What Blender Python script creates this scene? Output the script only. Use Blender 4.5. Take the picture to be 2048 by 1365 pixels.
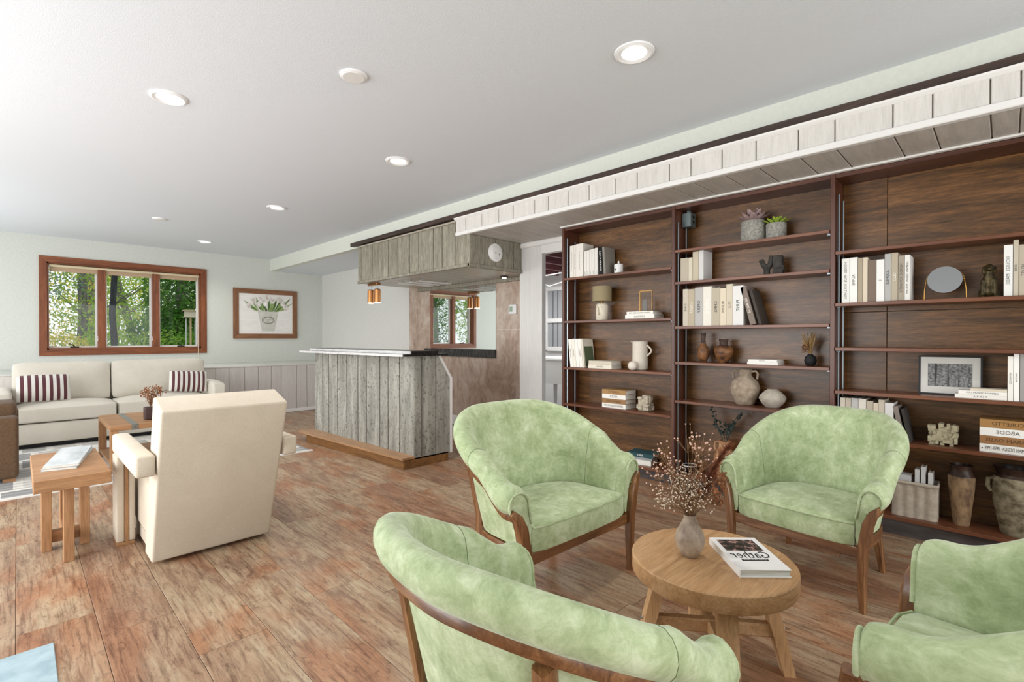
import bpy, bmesh, math, random
from mathutils import Vector, Matrix
for o in list(bpy.data.objects):
    bpy.data.objects.remove(o, do_unlink=True)
SC = bpy.context.scene
COL = SC.collection
PI = math.pi
EYE = 1.2

# ------------------------------------------------------------------ camera
cam_d = bpy.data.cameras.new('camera')
cam_d.sensor_width = 36.0
cam_d.lens = 36.0 * 988.94 / 2048.0
cam_d.clip_start = 0.02
cam = bpy.data.objects.new('camera', cam_d)
COL.objects.link(cam)
cam.location = (0, 0, EYE)
cam.rotation_euler = (math.radians(90 - 0.36), 0, math.radians(-45.02))
SC.camera = cam

# ------------------------------------------------------------------ view, world, daylight
vs = SC.view_settings
vs.view_transform = 'Standard'
vs.look = 'None'
vs.gamma = 1.0
vs.use_curve_mapping = False
vs.exposure = -0.38
W = bpy.data.worlds.new('sky')
SC.world = W
W.use_nodes = True
bg = W.node_tree.nodes['Background']
bg.inputs['Color'].default_value = (0.93, 0.97, 1.0, 1)
bg.inputs['Strength'].default_value = 1.6

def area(name, loc, rot, sx, sy, power, color=(1, 1, 1)):
    d = bpy.data.lights.new(name, 'AREA')
    d.shape = 'RECTANGLE'; d.size = sx; d.size_y = sy
    d.energy = power; d.color = color
    o = bpy.data.objects.new(name, d); COL.objects.link(o)
    o.location = loc; o.rotation_euler = rot
    return o
# area lights at unseen openings: daylight key from the left, plus two added fills
area('daylight_left_doors', (-2.2, 3.3, 1.2), (0, math.radians(-90), 0), 2.2, 3.6, 205, (0.98, 0.99, 1.0))
area('fill_left_back', (-2.2, 7.4, 1.4), (0, math.radians(-100), 0), 1.5, 2.6, 95, (0.98, 0.99, 1.0))  # added fill for the dark back of the room, its window is invented
area('fill_rear', (1.2, -2.9, 1.3), (math.radians(102), 0, 0), 4.6, 2.2, 140, (1.0, 0.99, 0.97))  # added fill behind the camera, tilted up to lift the ceiling

# ------------------------------------------------------------------ materials
def lin(h):
    h = h.lstrip('#')
    out = []
    for i in (0, 2, 4):
        c = int(h[i:i+2], 16) / 255.0
        out.append(c / 12.92 if c <= 0.04045 else ((c + 0.055) / 1.055) ** 2.4)
    return (out[0], out[1], out[2], 1.0)

class NT:
    def __init__(s, name):
        s.m = bpy.data.materials.new(name); s.m.use_nodes = True
        s.t = s.m.node_tree; s.b = s.t.nodes['Principled BSDF']
        s.out = s.t.nodes['Material Output']
    def n(s, typ, **kw):
        nd = s.t.nodes.new(typ)
        for k, v in kw.items():
            if k in nd.inputs: nd.inputs[k].default_value = v
            else: setattr(nd, k, v)
        return nd
    def l(s, a, b): s.t.links.new(a, b)
    def coord(s, scale=(1, 1, 1), rand=True, rot=(0, 0, 0), kind='Object'):
        tc = s.n('ShaderNodeTexCoord'); mp = s.n('ShaderNodeMapping')
        mp.inputs['Scale'].default_value = scale; mp.inputs['Rotation'].default_value = rot
        s.l(tc.outputs[kind], mp.inputs['Vector'])
        if rand:
            oi = s.n('ShaderNodeObjectInfo'); vm = s.n('ShaderNodeVectorMath', operation='MULTIPLY')
            cb = s.n('ShaderNodeCombineXYZ')
            for k in 'XYZ': s.l(oi.outputs['Random'], cb.inputs[k])
            s.l(cb.outputs[0], vm.inputs[0]); vm.inputs[1].default_value = (37.0, 23.0, 51.0)
            s.l(vm.outputs[0], mp.inputs['Location'])
        return mp.outputs['Vector']
    def noise(s, vec, scale, detail=5, rough=.55, dist=0.0):
        nd = s.n('ShaderNodeTexNoise'); nd.inputs['Scale'].default_value = scale
        nd.inputs['Detail'].default_value = detail; nd.inputs['Roughness'].default_value = rough
        nd.inputs['Distortion'].default_value = dist
        s.l(vec, nd.inputs['Vector']); return nd.outputs['Fac']
    def ramp(s, fac, stops):
        r = s.n('ShaderNodeValToRGB'); e = r.color_ramp.elements
        while len(e) > 1: e.remove(e[-1])
        e[0].position = stops[0][0]; e[0].color = lin(stops[0][1])
        for p, c in stops[1:]:
            q = e.new(p); q.color = lin(c)
        s.l(fac, r.inputs['Fac']); return r.outputs['Color']
    def mix(s, a, b, fac, mode='MIX'):
        m = s.n('ShaderNodeMix', data_type='RGBA', blend_type=mode)
        for v, i in ((a, 6), (b, 7)):
            if isinstance(v, str): m.inputs[i].default_value = lin(v)
            else: s.l(v, m.inputs[i])
        if isinstance(fac, (int, float)): m.inputs[0].default_value = fac
        else: s.l(fac, m.inputs[0])
        return m.outputs[2]
    def base(s, c):
        if isinstance(c, str): s.b.inputs['Base Color'].default_value = lin(c)
        else: s.l(c, s.b.inputs['Base Color'])
    def bump(s, h, strength=.3, dist=.01):
        b = s.n('ShaderNodeBump'); b.inputs['Strength'].default_value = strength
        b.inputs['Distance'].default_value = dist
        s.l(h, b.inputs['Height']); s.l(b.outputs[0], s.b.inputs['Normal'])
    def fin(s, rough=.6, metal=0.0, spec=.5):
        s.b.inputs['Roughness'].default_value = rough; s.b.inputs['Metallic'].default_value = metal
        s.b.inputs['Specular IOR Level'].default_value = spec
        return s.m

def plain(name, c, rough=.6, metal=0.0, spec=.4):
    t = NT(name); t.base(c); return t.fin(rough, metal, spec)
def mottled(name, c1, c2, scale=30, rough=.8, bump=0.0, detail=6, spec=.3, metal=0.0, stretch=(1, 1, 1), lo=.35, hi=.65, dist=0.0):
    t = NT(name); v = t.coord(stretch); f = t.noise(v, scale, detail, .6, dist)
    t.base(t.ramp(f, [(lo, c1), (hi, c2)]))
    if bump: t.bump(f, bump, .004)
    return t.fin(rough, metal, spec)
def wood(name, stops, axis='x', scale=6, stretch=14, rough=.5, bump=.15, spec=.4, fine=.35, dist=1.2, rand=True):
    t = NT(name)
    k = {'x': (1, stretch, stretch), 'y': (stretch, 1, stretch), 'z': (stretch, stretch, 1)}[axis]
    v = t.coord(k, rand)
    f = t.noise(v, scale / 6.0, 7, .62, dist)
    c = t.ramp(f, stops)
    g = t.noise(v, scale * 1.5, 4, .7, .3)
    c2 = t.mix(c, t.ramp(g, [(.35, '6a6a6a'), (.6, 'ffffff')]), fine, 'MULTIPLY')
    t.base(c2); t.bump(g, bump, .003)
    return t.fin(rough, 0, spec)
def fabric(name, c1, c2, scale=3.0, weave=900, rough=.95, bump=.35, sheen=.2, stretch=(1, 1, 1), lo=.3, hi=.7):
    t = NT(name); v = t.coord(stretch)
    f = t.noise(v, scale, 8, .7, .4)
    c = t.ramp(f, [(lo, c1), (hi, c2)])
    w = t.noise(t.coord((1, 1, 1), False), weave, 2, .5)
    c = t.mix(c, t.ramp(w, [(.3, 'c4c4c4'), (.7, 'ffffff')]), .5, 'MULTIPLY')
    t.base(c); t.bump(w, bump, .0015)
    t.b.inputs['Sheen Weight'].default_value = sheen
    return t.fin(rough, 0, .2)
def emit(name, c, s):
    t = NT(name); t.base(c)
    t.b.inputs['Emission Color'].default_value = lin(c); t.b.inputs['Emission Strength'].default_value = s
    return t.fin(.5)

M = {}
# --- shell
def ceiling_mat():
    t = NT('ceiling_paint'); v = t.coord((1, 1, 1), False)
    f = t.noise(v, 160, 4, .6); t.base(t.ramp(f, [(.3, 'dde1e6'), (.7, 'e3e7ec')])); t.bump(f, .25, .004)
    return t.fin(.95, 0, .1)
M['ceiling'] = ceiling_mat()
M['wall'] = mottled('grey_wall_paint', 'cccec7', 'd3d5ce', 40, .9, .05)
M['wall_side'] = mottled('side_wall_paint', 'd3d3ce', 'd9d8d3', 40, .9, .05)
M['beam'] = mottled('beam_paint', 'd5d8ce', 'dbddd3', 40, .85, .05)
M['white'] = plain('white_trim_paint', 'e9e7e4', .45)
M['white_gloss'] = plain('white_gloss', 'f1f0ee', .3)
M['knee'] = wood('wainscot_paint', [(.3, 'c9c4c0'), (.7, 'd6d2ce')], 'z', 6, 20, .55, .12, .3, .12)
M['fascia'] = wood('fascia_paint', [(.3, 'd5d1cb'), (.7, 'e4e0da')], 'z', 5, 9, .55, .5, .35, .12, 2.5)
M['soffit'] = wood('soffit_paint', [(.3, 'beb7ae'), (.7, 'cfc9c1')], 'x', 5, 9, .5, .45, .4, .15, 2.5)
M['darktrim'] = wood('dark_wood_trim', [(.3, '2e211b'), (.7, '54423a')], 'y', 6, 10, .5, .2)
M['greyboard'] = wood('grey_rough_board', [(.25, '857f70'), (.5, '9e9888'), (.75, 'b2ad9d')], 'z', 8, 9, .7, .9, .25, .5, 1.6)
M['greyboard_side'] = M['greyboard']
M['greyunder'] = wood('grey_board_under', [(.3, 'aea595'), (.7, 'c6bdae')], 'x', 6, 9, .28, .25, .6, .2)
def barboard():
    t = NT('weathered_bar_board'); v = t.coord((7, 7, 1.2)); f = t.noise(v, 1.6, 8, .6, .6)
    c = t.ramp(f, [(.3, '83827a'), (.5, '9d9b92'), (.7, 'b8b6ac')])
    k = t.noise(t.coord((1, 1, .7)), 42, 7, .75, .6)
    c = t.mix(c, t.ramp(k, [(.36, '4a4943'), (.47, 'ffffff')]), .7, 'MULTIPLY')
    t.base(c); t.bump(k, .9, .006); return t.fin(.75, 0, .25)
M['barboard'] = barboard()
def copper():
    t = NT('copper_wash_panel'); v = t.coord((1, 1, .6), False)
    f = t.noise(v, 2.6, 9, .65, .8); g = t.noise(v, 9, 8, .7, 1.2)
    c = t.ramp(f, [(.3, 'a08878'), (.48, 'c0aa9a'), (.62, 'd3c5b8'), (.8, 'b59c7c')])
    c = t.mix(c, t.ramp(g, [(.3, 'a08270'), (.6, 'ffffff')]), .5, 'MULTIPLY')
    t.base(c); return t.fin(.42, .25, .5)
M['copper'] = copper()
M['backsplash'] = mottled('black_stone', '0b0b0c', '4a4a4d', 14, .15, 0, 8, .6, 0, (1, 3, .6), .45, .75)
M['counter'] = mottled('black_counter', '141313', '2a2827', 30, .25)
M['counter_edge'] = wood('white_counter_edge', [(.3, 'c9c8c6'), (.7, 'e4e3e1')], 'y', 6, 10, .5, .1)
def mirror_mat():
    t = NT('mirror_glass'); t.base('e8ebe9'); return t.fin(.02, 1.0)
M['mirror'] = mirror_mat()
def glass_mat():
    t = NT('window_glass'); tr = t.n('ShaderNodeBsdfTransparent'); gl = t.n('ShaderNodeBsdfGlossy'); gl.inputs['Roughness'].default_value = .02
    mx = t.n('ShaderNodeMixShader'); mx.inputs[0].default_value = .012
    t.l(tr.outputs[0], mx.inputs[1]); t.l(gl.outputs[0], mx.inputs[2]); t.l(mx.outputs[0], t.out.inputs['Surface'])
    return t.m
M['glass'] = glass_mat()
M['oakstep'] = wood('step_wood', [(.3, '9c7450'), (.7, 'c39a74')], 'y', 6, 10, .35, .15)
M['stepside'] = wood('step_riser_wood', [(.3, '6b4727'), (.7, '966a3c')], 'y', 6, 10, .5, .15)
M['casing'] = {a: wood('window_casing_' + a, [(.25, '5d3219'), (.5, '83492a'), (.75, '9f6139')], a, 7, 12, .45, .2) for a in 'xz'}
def floor_mat():
    t = NT('weathered_plank_floor')
    v = t.coord((6.0, 1.3, 1))
    f = t.noise(v, 1.9, 10, .72, .9)
    oi = t.n('ShaderNodeObjectInfo')
    cA = t.ramp(f, [(.22, '755a50'), (.38, 'a08672'), (.5, 'bca78e'), (.64, 'c9bca3'), (.8, 'b9b5a4')])
    cB = t.ramp(f, [(.22, '7a5342'), (.4, 'a57a5d'), (.56, 'bb9273'), (.72, 'c8ab8f')])
    sel = t.noise(t.coord((1.6, .7, 1)), 2.2, 4, .55, .5)
    c = t.mix(cA, cB, t.ramp(sel, [(.46, '000000'), (.6, 'ffffff')]))
    cD = t.ramp(f, [(.25, '63463a'), (.5, '94705b'), (.75, 'b0917b')])
    c = t.mix(c, cD, t.ramp(oi.outputs['Random'], [(.55, '000000'), (.95, 'b8b8b8')]))
    st = t.noise(t.coord((46, 2.6, 1)), 1.6, 8, .75, .25)
    c = t.mix(c, t.ramp(st, [(.36, '75523f'), (.52, 'ffffff')]), .6, 'MULTIPLY')
    bl = t.noise(t.coord((6, 2.6, 1)), 6.0, 9, .8, .8)
    c = t.mix(c, t.ramp(bl, [(.36, '7d5a4c'), (.47, 'ffffff')]), .6, 'MULTIPLY')
    c = t.mix(c, 'e9dfd6', 1.0, 'MULTIPLY')
    t.base(c); t.bump(st, .15, .002)
    return t.fin(.40, 0, .4)
M['floor'] = floor_mat()
# --- bookcase
M['walnut_back'] = wood('walnut_back_panel', [(.22, '35200f'), (.42, '60401f'), (.6, '80572f'), (.8, '9c7146')], 'y', 9, 11, .34, .1, .5, .6, 1.0)
M['mahog'] = {a: wood('mahogany_' + a, [(.3, '43261b'), (.6, '633a29'), (.8, '7d5039')], a, 6, 12, .35, .1, .5, .25) for a in 'yz'}
M['shelf'] = wood('mahogany_shelf', [(.3, '573222'), (.6, '7a4a30'), (.8, '956244')], 'y', 6, 12, .32, .1, .5, .25)
M['steel'] = plain('standard_steel', '8f9aa0', .3, .9)
M['ebox'] = plain('grey_box_steel', '6f7c7c', .45, .6)
M['toe'] = mottled('dark_toe_kick', '3a3230', '57504e', 8, .6, 0, 6, .4, 0, (1, .5, 3))
# --- furniture
def velvet():
    t = NT('green_velvet'); v = t.coord((1, 1, 1)); f = t.noise(v, 9, 8, .68, .5); g = t.noise(t.coord((1, .5, 1)), 34, 6, .75, .8)
    c = t.ramp(f, [(.3, '9aa97f'), (.5, 'b6c49b'), (.7, 'd2dcbc')])
    c = t.mix(c, t.ramp(g, [(.3, 'b9bda8'), (.62, 'ffffff')]), .55, 'MULTIPLY')
    t.base(c); t.bump(t.noise(t.coord((1, 1, 1), False), 500, 2, .5), .15, .001)
    t.b.inputs['Sheen Weight'].default_value = .3; t.b.inputs['Sheen Roughness'].default_value = .4
    return t.fin(.9, 0, .15)
M['green'] = velvet()
M['greenpipe'] = plain('green_piping', '8ba072', .9)
M['seam'] = plain('dark_seam_thread', '6c7b57', .9)
M['chairwood'] = {a: wood('chair_walnut_' + a, [(.25, '452814'), (.5, '7a5030'), (.75, 'a87c4e')], a, 9, 14, .28, .1, .6, .3) for a in 'xyz'}
M['cream'] = fabric('cream_linen', 'd5c8b4', 'dfd3c1', 4, 420, .95, .4, .1)
M['sofa'] = fabric('ivory_linen', 'd9d2c4', 'e3ddd0', 4, 500, .95, .3, .1)
M['brownfab'] = fabric('brown_boucle', '59432f', '6f5844', 60, 300, .98, .9, .1)
M['oak'] = {a: wood('oak_' + a, [(.25, 'a67c54'), (.5, 'c0976b'), (.75, 'cda881')], a, 7, 14, .5, .12, .35, .3) for a in 'xyz'}
M['oakd'] = {a: wood('warm_oak_' + a, [(.25, '8d6340'), (.5, 'aa7e57'), (.75, 'bc936b')], a, 7, 14, .5, .12, .35, .3) for a in 'xyz'}
M['paper'] = mottled('page_edges', 'd9d5cb', 'ece9e1', 60, .9, 0, 3, .2, 0, (1, 1, 12))
M['ink'] = plain('black_ink', '1c1b1a', .7)
M['inkgrey'] = plain('grey_ink', '5a5753', .7)
M['inkwhite'] = plain('white_ink', 'f4f2ec', .7)
M['inktan'] = plain('brown_ink', '5a4028', .7)
M['black'] = plain('black_paint', '17171a', .45)
M['brass'] = plain('brass', 'b48a4a', .3, .9)
M['stripe_w'] = fabric('pillow_white', 'dfdcd4', 'eae7e0', 5, 600)
M['stripe_m'] = fabric('pillow_maroon', '5a3438', '6a4246', 5, 600)

# ------------------------------------------------------------------ mesh helpers
class MB:
    def __init__(s): s.v = []; s.f = []
    def add(s, vs, fs):
        k = len(s.v); s.v += [tuple(p) for p in vs]; s.f += [tuple(i + k for i in f) for f in fs]; return s
    def hexa(s, p):
        return s.add(p, [(0, 3, 2, 1), (4, 5, 6, 7), (0, 1, 5, 4), (1, 2, 6, 5), (2, 3, 7, 6), (3, 0, 4, 7)])
    def box(s, x0, y0, z0, x1, y1, z1, bev=0.0, seg=2, M4=None):
        if x0 > x1: x0, x1 = x1, x0
        if y0 > y1: y0, y1 = y1, y0
        if z0 > z1: z0, z1 = z1, z0
        p = [(x0, y0, z0), (x1, y0, z0), (x1, y1, z0), (x0, y1, z0), (x0, y0, z1), (x1, y0, z1), (x1, y1, z1), (x0, y1, z1)]
        if bev <= 0:
            if M4: p = [M4 @ Vector(q) for q in p]
            return s.hexa(p)
        t = MB().hexa(p); bm = t.bm()
        bmesh.ops.bevel(bm, geom=bm.edges[:], offset=bev, segments=seg, profile=.5, affect='EDGES', clamp_overlap=True)
        if M4: bmesh.ops.transform(bm, matrix=M4, verts=bm.verts)
        return s.addbm(bm)
    def bm(s):
        bm = bmesh.new(); vs = [bm.verts.new(p) for p in s.v]
        for f in s.f:
            try: bm.faces.new([vs[i] for i in f])
            except ValueError: pass
        return bm
    def addbm(s, bm):
        bm.verts.index_update()
        s.add([v.co.copy() for v in bm.verts], [[v.index for v in f.verts] for f in bm.faces]); bm.free(); return s
    def prism(s, pts, d0, d1):
        """pts: list of 3D points of a polygon; extruded from offset d0 to d1 (vectors)"""
        n = len(pts); a = [Vector(p) + Vector(d0) for p in pts]; b = [Vector(p) + Vector(d1) for p in pts]
        return s.add(a + b, [tuple(range(n - 1, -1, -1)), tuple(range(n, 2 * n))] + [(i, (i + 1) % n, n + (i + 1) % n, n + i) for i in range(n)])
    def loft(s, rings, cap=True, closed=True):
        n = len(rings[0]); vs = [p for r in rings for p in r]; fs = []
        m = n if closed else n - 1
        for k in range(len(rings) - 1):
            for i in range(m):
                j = (i + 1) % n
                fs.append((k * n + i, k * n + j, (k + 1) * n + j, (k + 1) * n + i))
        if cap: fs += [tuple(range(n - 1, -1, -1)), tuple((len(rings) - 1) * n + i for i in range(n))]
        return s.add(vs, fs)
    def lathe(s, prof, c=(0, 0, 0), n=28, sx=1.0, sy=1.0, cap=True):
        rings = [[(c[0] + r * sx * math.cos(2 * PI * i / n), c[1] + r * sy * math.sin(2 * PI * i / n), c[2] + z) for i in range(n)] for r, z in prof]
        return s.loft(rings, cap)
    def tube(s, pts, r, n=8, sec=None, up=None, cap=True):
        """sweep; r scalar or list; sec: (a,b) half-sizes multiplier for a rectangle section"""
        P = [Vector(p) for p in pts]; R = r if isinstance(r, (list, tuple)) else [r] * len(P)
        t0 = (P[1] - P[0]).normalized()
        u = Vector(up) if up else (Vector((0, 0, 1)) if abs(t0.z) < .9 else Vector((1, 0, 0)))
        rings = []
        for i, p in enumerate(P):
            t = (P[min(i + 1, len(P) - 1)] - P[max(i - 1, 0)])
            t = t.normalized() if t.length > 1e-9 else t0
            w = t.cross(u)
            if w.length < 1e-6: w = t.orthogonal()
            w.normalize(); u2 = w.cross(t).normalized()
            if up is None: u = u2
            if sec:
                a, b = sec[0] * R[i], sec[1] * R[i]; c = .25
                q = [(-a, -b * (1 - c)), (-a * (1 - c), -b), (a * (1 - c), -b), (a, -b * (1 - c)), (a, b * (1 - c)), (a * (1 - c), b), (-a * (1 - c), b), (-a, b * (1 - c))]
            else:
                q = [(R[i] * math.cos(2 * PI * k / n), R[i] * math.sin(2 * PI * k / n)) for k in range(n)]
            rings.append([p + w * x + u2 * y for x, y in q])
        return s.loft(rings, cap)
    def ball(s, c, rx, ry=None, rz=None, n=14, m=9):
        ry = ry or rx; rz = rz or rx
        rings = []
        for j in range(1, m):
            a = -PI / 2 + PI * j / m
            rings.append([(c[0] + rx * math.cos(a) * math.cos(2 * PI * i / n), c[1] + ry * math.cos(a) * math.sin(2 * PI * i / n), c[2] + rz * math.sin(a)) for i in range(n)])
        return s.loft(rings)
    def build(s, name, mat, parent=None, loc=None, rot=(0, 0, 0), smooth=None, world=False, link=True, **props):
        me = bpy.data.meshes.new(name)
        me.from_pydata([tuple(p) for p in s.v], [], s.f)
        bm = bmesh.new(); bm.from_mesh(me)
        bmesh.ops.recalc_face_normals(bm, faces=bm.faces[:]); bm.to_mesh(me); bm.free()
        if mat: me.materials.append(mat)
        if smooth is not None:
            me.shade_smooth()
            if smooth > 0: me.set_sharp_from_angle(angle=math.radians(smooth))
        return put(name, me, parent, loc, rot, world, **props)

def put(name, me, parent=None, loc=None, rot=(0, 0, 0), world=False, scale=(1, 1, 1), **props):
    o = bpy.data.objects.new(name, me); COL.objects.link(o)
    if parent is not None:
        o.parent = parent
        if loc is None:
            loc = -absloc(parent) if world else Vector((0, 0, 0))
    o.location = loc if loc is not None else (0, 0, 0)
    o.rotation_euler = rot; o.scale = scale
    for k, v in props.items():
        if v is not None: o[k] = v
    return o
def absloc(o):
    l = Vector(o.location)
    while o.parent is not None:
        o = o.parent; l = l + Vector(o.location)
    return l
def thing(name, label, category, loc=(0, 0, 0), rz=0.0, group=None, scale=(1, 1, 1)):
    return put(name, None, None, loc, (0, 0, rz), False, scale, label=label, category=category, group=group)
def recenter(o):
    """move a single-mesh object's origin to the bottom centre of its mesh"""
    me = o.data; xs = [v.co for v in me.vertices]
    c = Vector(((min(p.x for p in xs) + max(p.x for p in xs)) / 2, (min(p.y for p in xs) + max(p.y for p in xs)) / 2, min(p.z for p in xs)))
    me.transform(Matrix.Translation(-c)); o.location = Vector(o.location) + c
    return o
def struct(name, mb, mat, parent=None, smooth=None, world=True, **kw):
    if parent is None: kw['kind'] = 'structure'
    return mb.build(name, mat, parent, smooth=smooth, world=(parent is not None and world), **kw)
_txt = {}
def text_mesh(body, size, mat, align='CENTER'):
    key = (body, round(size, 4), mat.name, align)
    if key in _txt: return _txt[key]
    cu = bpy.data.curves.new('lettering', 'FONT'); cu.body = body; cu.size = size
    cu.align_x = align; cu.align_y = 'CENTER'; cu.resolution_u = 2
    ob = bpy.data.objects.new('lettering', cu); COL.objects.link(ob)
    dg = bpy.context.evaluated_depsgraph_get(); dg.update()
    me = bpy.data.meshes.new_from_object(ob.evaluated_get(dg))
    bpy.data.objects.remove(ob, do_unlink=True); bpy.data.curves.remove(cu)
    me.materials.clear(); me.materials.append(mat); me.name = 'lettering'
    _txt[key] = me
    return me
def lettering(body, size, mat, parent, origin, ax, ay, name='lettering', maxlen=None):
    """flat print: text x axis -> ax, text y axis -> ay (parent space); a left-handed pair prints mirrored as in the photo"""
    me = text_mesh(body, size, mat)
    k = 1.0
    if maxlen and len(me.vertices):
        w = max(v.co.x for v in me.vertices) - min(v.co.x for v in me.vertices)
        if w > maxlen: k = maxlen / w
    ax = Vector(ax); ay = Vector(ay); az = ax.cross(ay)
    o = bpy.data.objects.new(name, me); COL.objects.link(o); o.parent = parent
    R = Matrix((ax * k, ay, az)).transposed().to_4x4()
    R = Matrix.Translation(Vector(origin)) @ R
    o.matrix_local = R
    return o

# ------------------------------------------------------------------ room shell
ZC = 2.65; XB = 3.32; D = 9.65; K = 8.2; XR = 4.3; XC = 4.06; ZL = 2.44; ZS = 2.27; XF = 3.26
XLW = -2.3
# floor: base slab and every plank
fl = struct('floor', MB().box(XLW, -3.2, -.06, 6.9, D, -.012), M['toe'])
rp = random.Random(11)
PW = .245; PL = 1.22; meshes = {}
def plank_mesh(w, l):
    key = (round(w, 3), round(l, 3))
    if key not in meshes:
        mb = MB().box(-w / 2 + .0008, -l / 2 + .0008, -.010, w / 2 - .0008, l / 2 - .0008, 0, .0012, 1)
        me = bpy.data.meshes.new('plank'); me.from_pydata([tuple(p) for p in mb.v], [], mb.f)
        me.materials.append(M['floor']); meshes[key] = me
    return meshes[key]
fixed = {0: 2.81, 1: 2.57, 2: 2.15, 3: 2.65, 4: 2.277}
col = 0
k0 = -9
for k in range(k0, 18):
    x0 = -.01 + PW * k; x1 = x0 + PW
    if x0 < XLW: continue
    ph = fixed.get(k, rp.uniform(0, PL))
    y = ph - PL * math.ceil((ph + 1.6) / PL)
    while y < K - .02:
        a = max(y, -1.6); b = min(y + PL, K - .02)
        if b - a > .05 and x1 < XC + .2:
            put('plank', plank_mesh(PW, b - a), fl, loc=((x0 + x1) / 2, (a + b) / 2, 0))
        y += PL
# ceiling and dropped beam
struct('ceiling', MB().box(XLW, -3.2, ZC, XB, D, ZC + .1), M['ceiling'])
struct('trim_1', MB().box(XB, -3.2, ZL, XB + .1, D, ZC + .1), M['beam'])
struct('ceiling_2', MB().box(XB + .1, -3.2, ZL, 6.9, D, ZL + .1), M['ceiling'])
# back wall with window opening
WX0, WX1, WZ0, WZ1 = .30, 2.20, 1.03, 2.285
wb = MB()
for a in [(XLW, D, 0, WX0, D + .25, ZC + .1), (WX1, D, 0, 6.9, D + .25, ZC + .1), (WX0, D, 0, WX1, D + .25, WZ0), (WX0, D, WZ1, WX1, D + .25, ZC + .1)]:
    wb.box(*a)
struct('wall_back', wb, M['wall'])
# right wall behind the bar zone, column, wall behind bookcase
struct('wall_right', MB().box(XR, 4.05, 0, XR + .15, D, ZL), M['wall_side'])
wc = MB().box(XC, 3.593, 0, XC + .06, 3.92, ZS + .17)
struct('wall_column', wc, wood('column_paint', [(.3, 'd9d7d4'), (.7, 'e3e1de')], 'z', 6, 16, .55, .2, .3, .1))
struct('wall_bookcase', MB().box(XC + .02, -3.2, 0, XC + .12, 3.0, ZL), M['wall_side'])
struct('trim_2', MB().box(XC - .012, 2.6, 2.12, XC + .06, 3.592, ZS + .1), M['white'])   # door head
struct('trim_3', MB().box(XC - .03, 3.0, ZS - .06, XC + .02, 3.9, ZS, .01, 1), M['white'])
# left wall with wide glazed-door opening (outside the frame, lights the room)
wl = MB()
for a in [(XLW - .2, -3.2, 0, XLW, 1.4, ZC), (XLW - .2, 5.2, 0, XLW, 6.1, ZC), (XLW - .2, 8.7, 0, XLW, D + .25, ZC), (XLW - .2, 6.1, 0, XLW, 8.7, .6), (XLW - .2, 6.1, 2.2, XLW, 8.7, ZC), (XLW - .2, 1.4, 2.35, XLW, 5.2, ZC)]: wl.box(*a)
struct('wall_left', wl, M['wall'])
wr = MB()
for a in [(XLW - .2, -3.3, 0, -1.2, -3.15, ZC), (3.7, -3.3, 0, 6.9, -3.15, ZC), (-1.2, -3.3, 2.4, 3.7, -3.15, ZC)]: wr.box(*a)
struct('wall_rear', wr, M['wall'])
# knee wall with ledge and boards
kw = struct('wall_knee', MB().box(XLW, K + .012, 0, XR, D, .765), M['wall'])
KJ = [-.6, -.4, -.2, -.02, .2, .42, .6, .83, 1.02, 1.25, 1.45, 1.66, 1.85, 2.055, 2.232, 2.446, 2.64, 2.831, 2.983, 3.227, 3.395, 3.6, 3.8, 4.05, XR]
for x, w in zip(KJ, [b - a for a, b in zip(KJ, KJ[1:])]):
    struct('board', MB().box(x + .003, K - .004, .05, min(x + w, XR) - .003, K + .012, .755, .004, 1), M['knee'], kw)
struct('cap_rail', MB().box(XLW, K - .012, .752, XR, K + .05, .772, .005, 1), M['knee'], kw)
struct('baseboard_back', MB().box(XLW, K - .014, 0, XR, K - .004, .055, .004, 1), M['white'])

# ---- soffit over the bookcase
so = struct('trim_4', MB().box(XF + .02, -.9, ZS + .012, XC + .02, 3.9, ZL), M['soffit'])
FJ = [-.9, -.62, -.4, -.22, -.044, .058, .267, .427, .688, .873, 1.109, 1.319, 1.531, 1.688, 1.945, 2.137, 2.383, 2.598, 2.816, 2.976, 3.244, 3.44, 3.683, 3.936, 4.09]
for y, b in zip(FJ, FJ[1:]):
    struct('fascia_board', MB().box(XF, y + .003, ZS + .035, XF + .02, b - .003, 2.432, .004, 1), M['fascia'], so)
    if b < 3.95: struct('soffit_board', MB().box(XF + .02, y + .003, ZS, XC - .01, b - .003, ZS + .012, .003, 1), M['soffit'], so)
struct('lip', MB().box(XF - .012, -.9, ZS - .004, XF + .03, 4.09, ZS + .034, .004, 1), M['white'], so)
struct('cap_moulding', MB().prism([(XF + .02, -.9, 2.453), (XF - .026, -.9, 2.453), (XF - .022, -.9, 2.443), (XF - .004, -.9, 2.428), (XF + .02, -.9, 2.428)], (0, 0, 0), (0, 5.0, 0)), M['white'], so)
struct('rear_trim', MB().box(3.70, -.9, ZS - .012, 3.735, 3.05, ZS, .003, 1), M['white'], so)
struct('back_board', MB().box(XF + .021, 3.9, ZS, XF + .06, 4.09, ZL), M['white'], so)
struct('trim_5', MB().box(XF - .012, -.9, 2.4535, XB, 6.40, 2.503, .006, 1), M['darktrim'])

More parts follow.
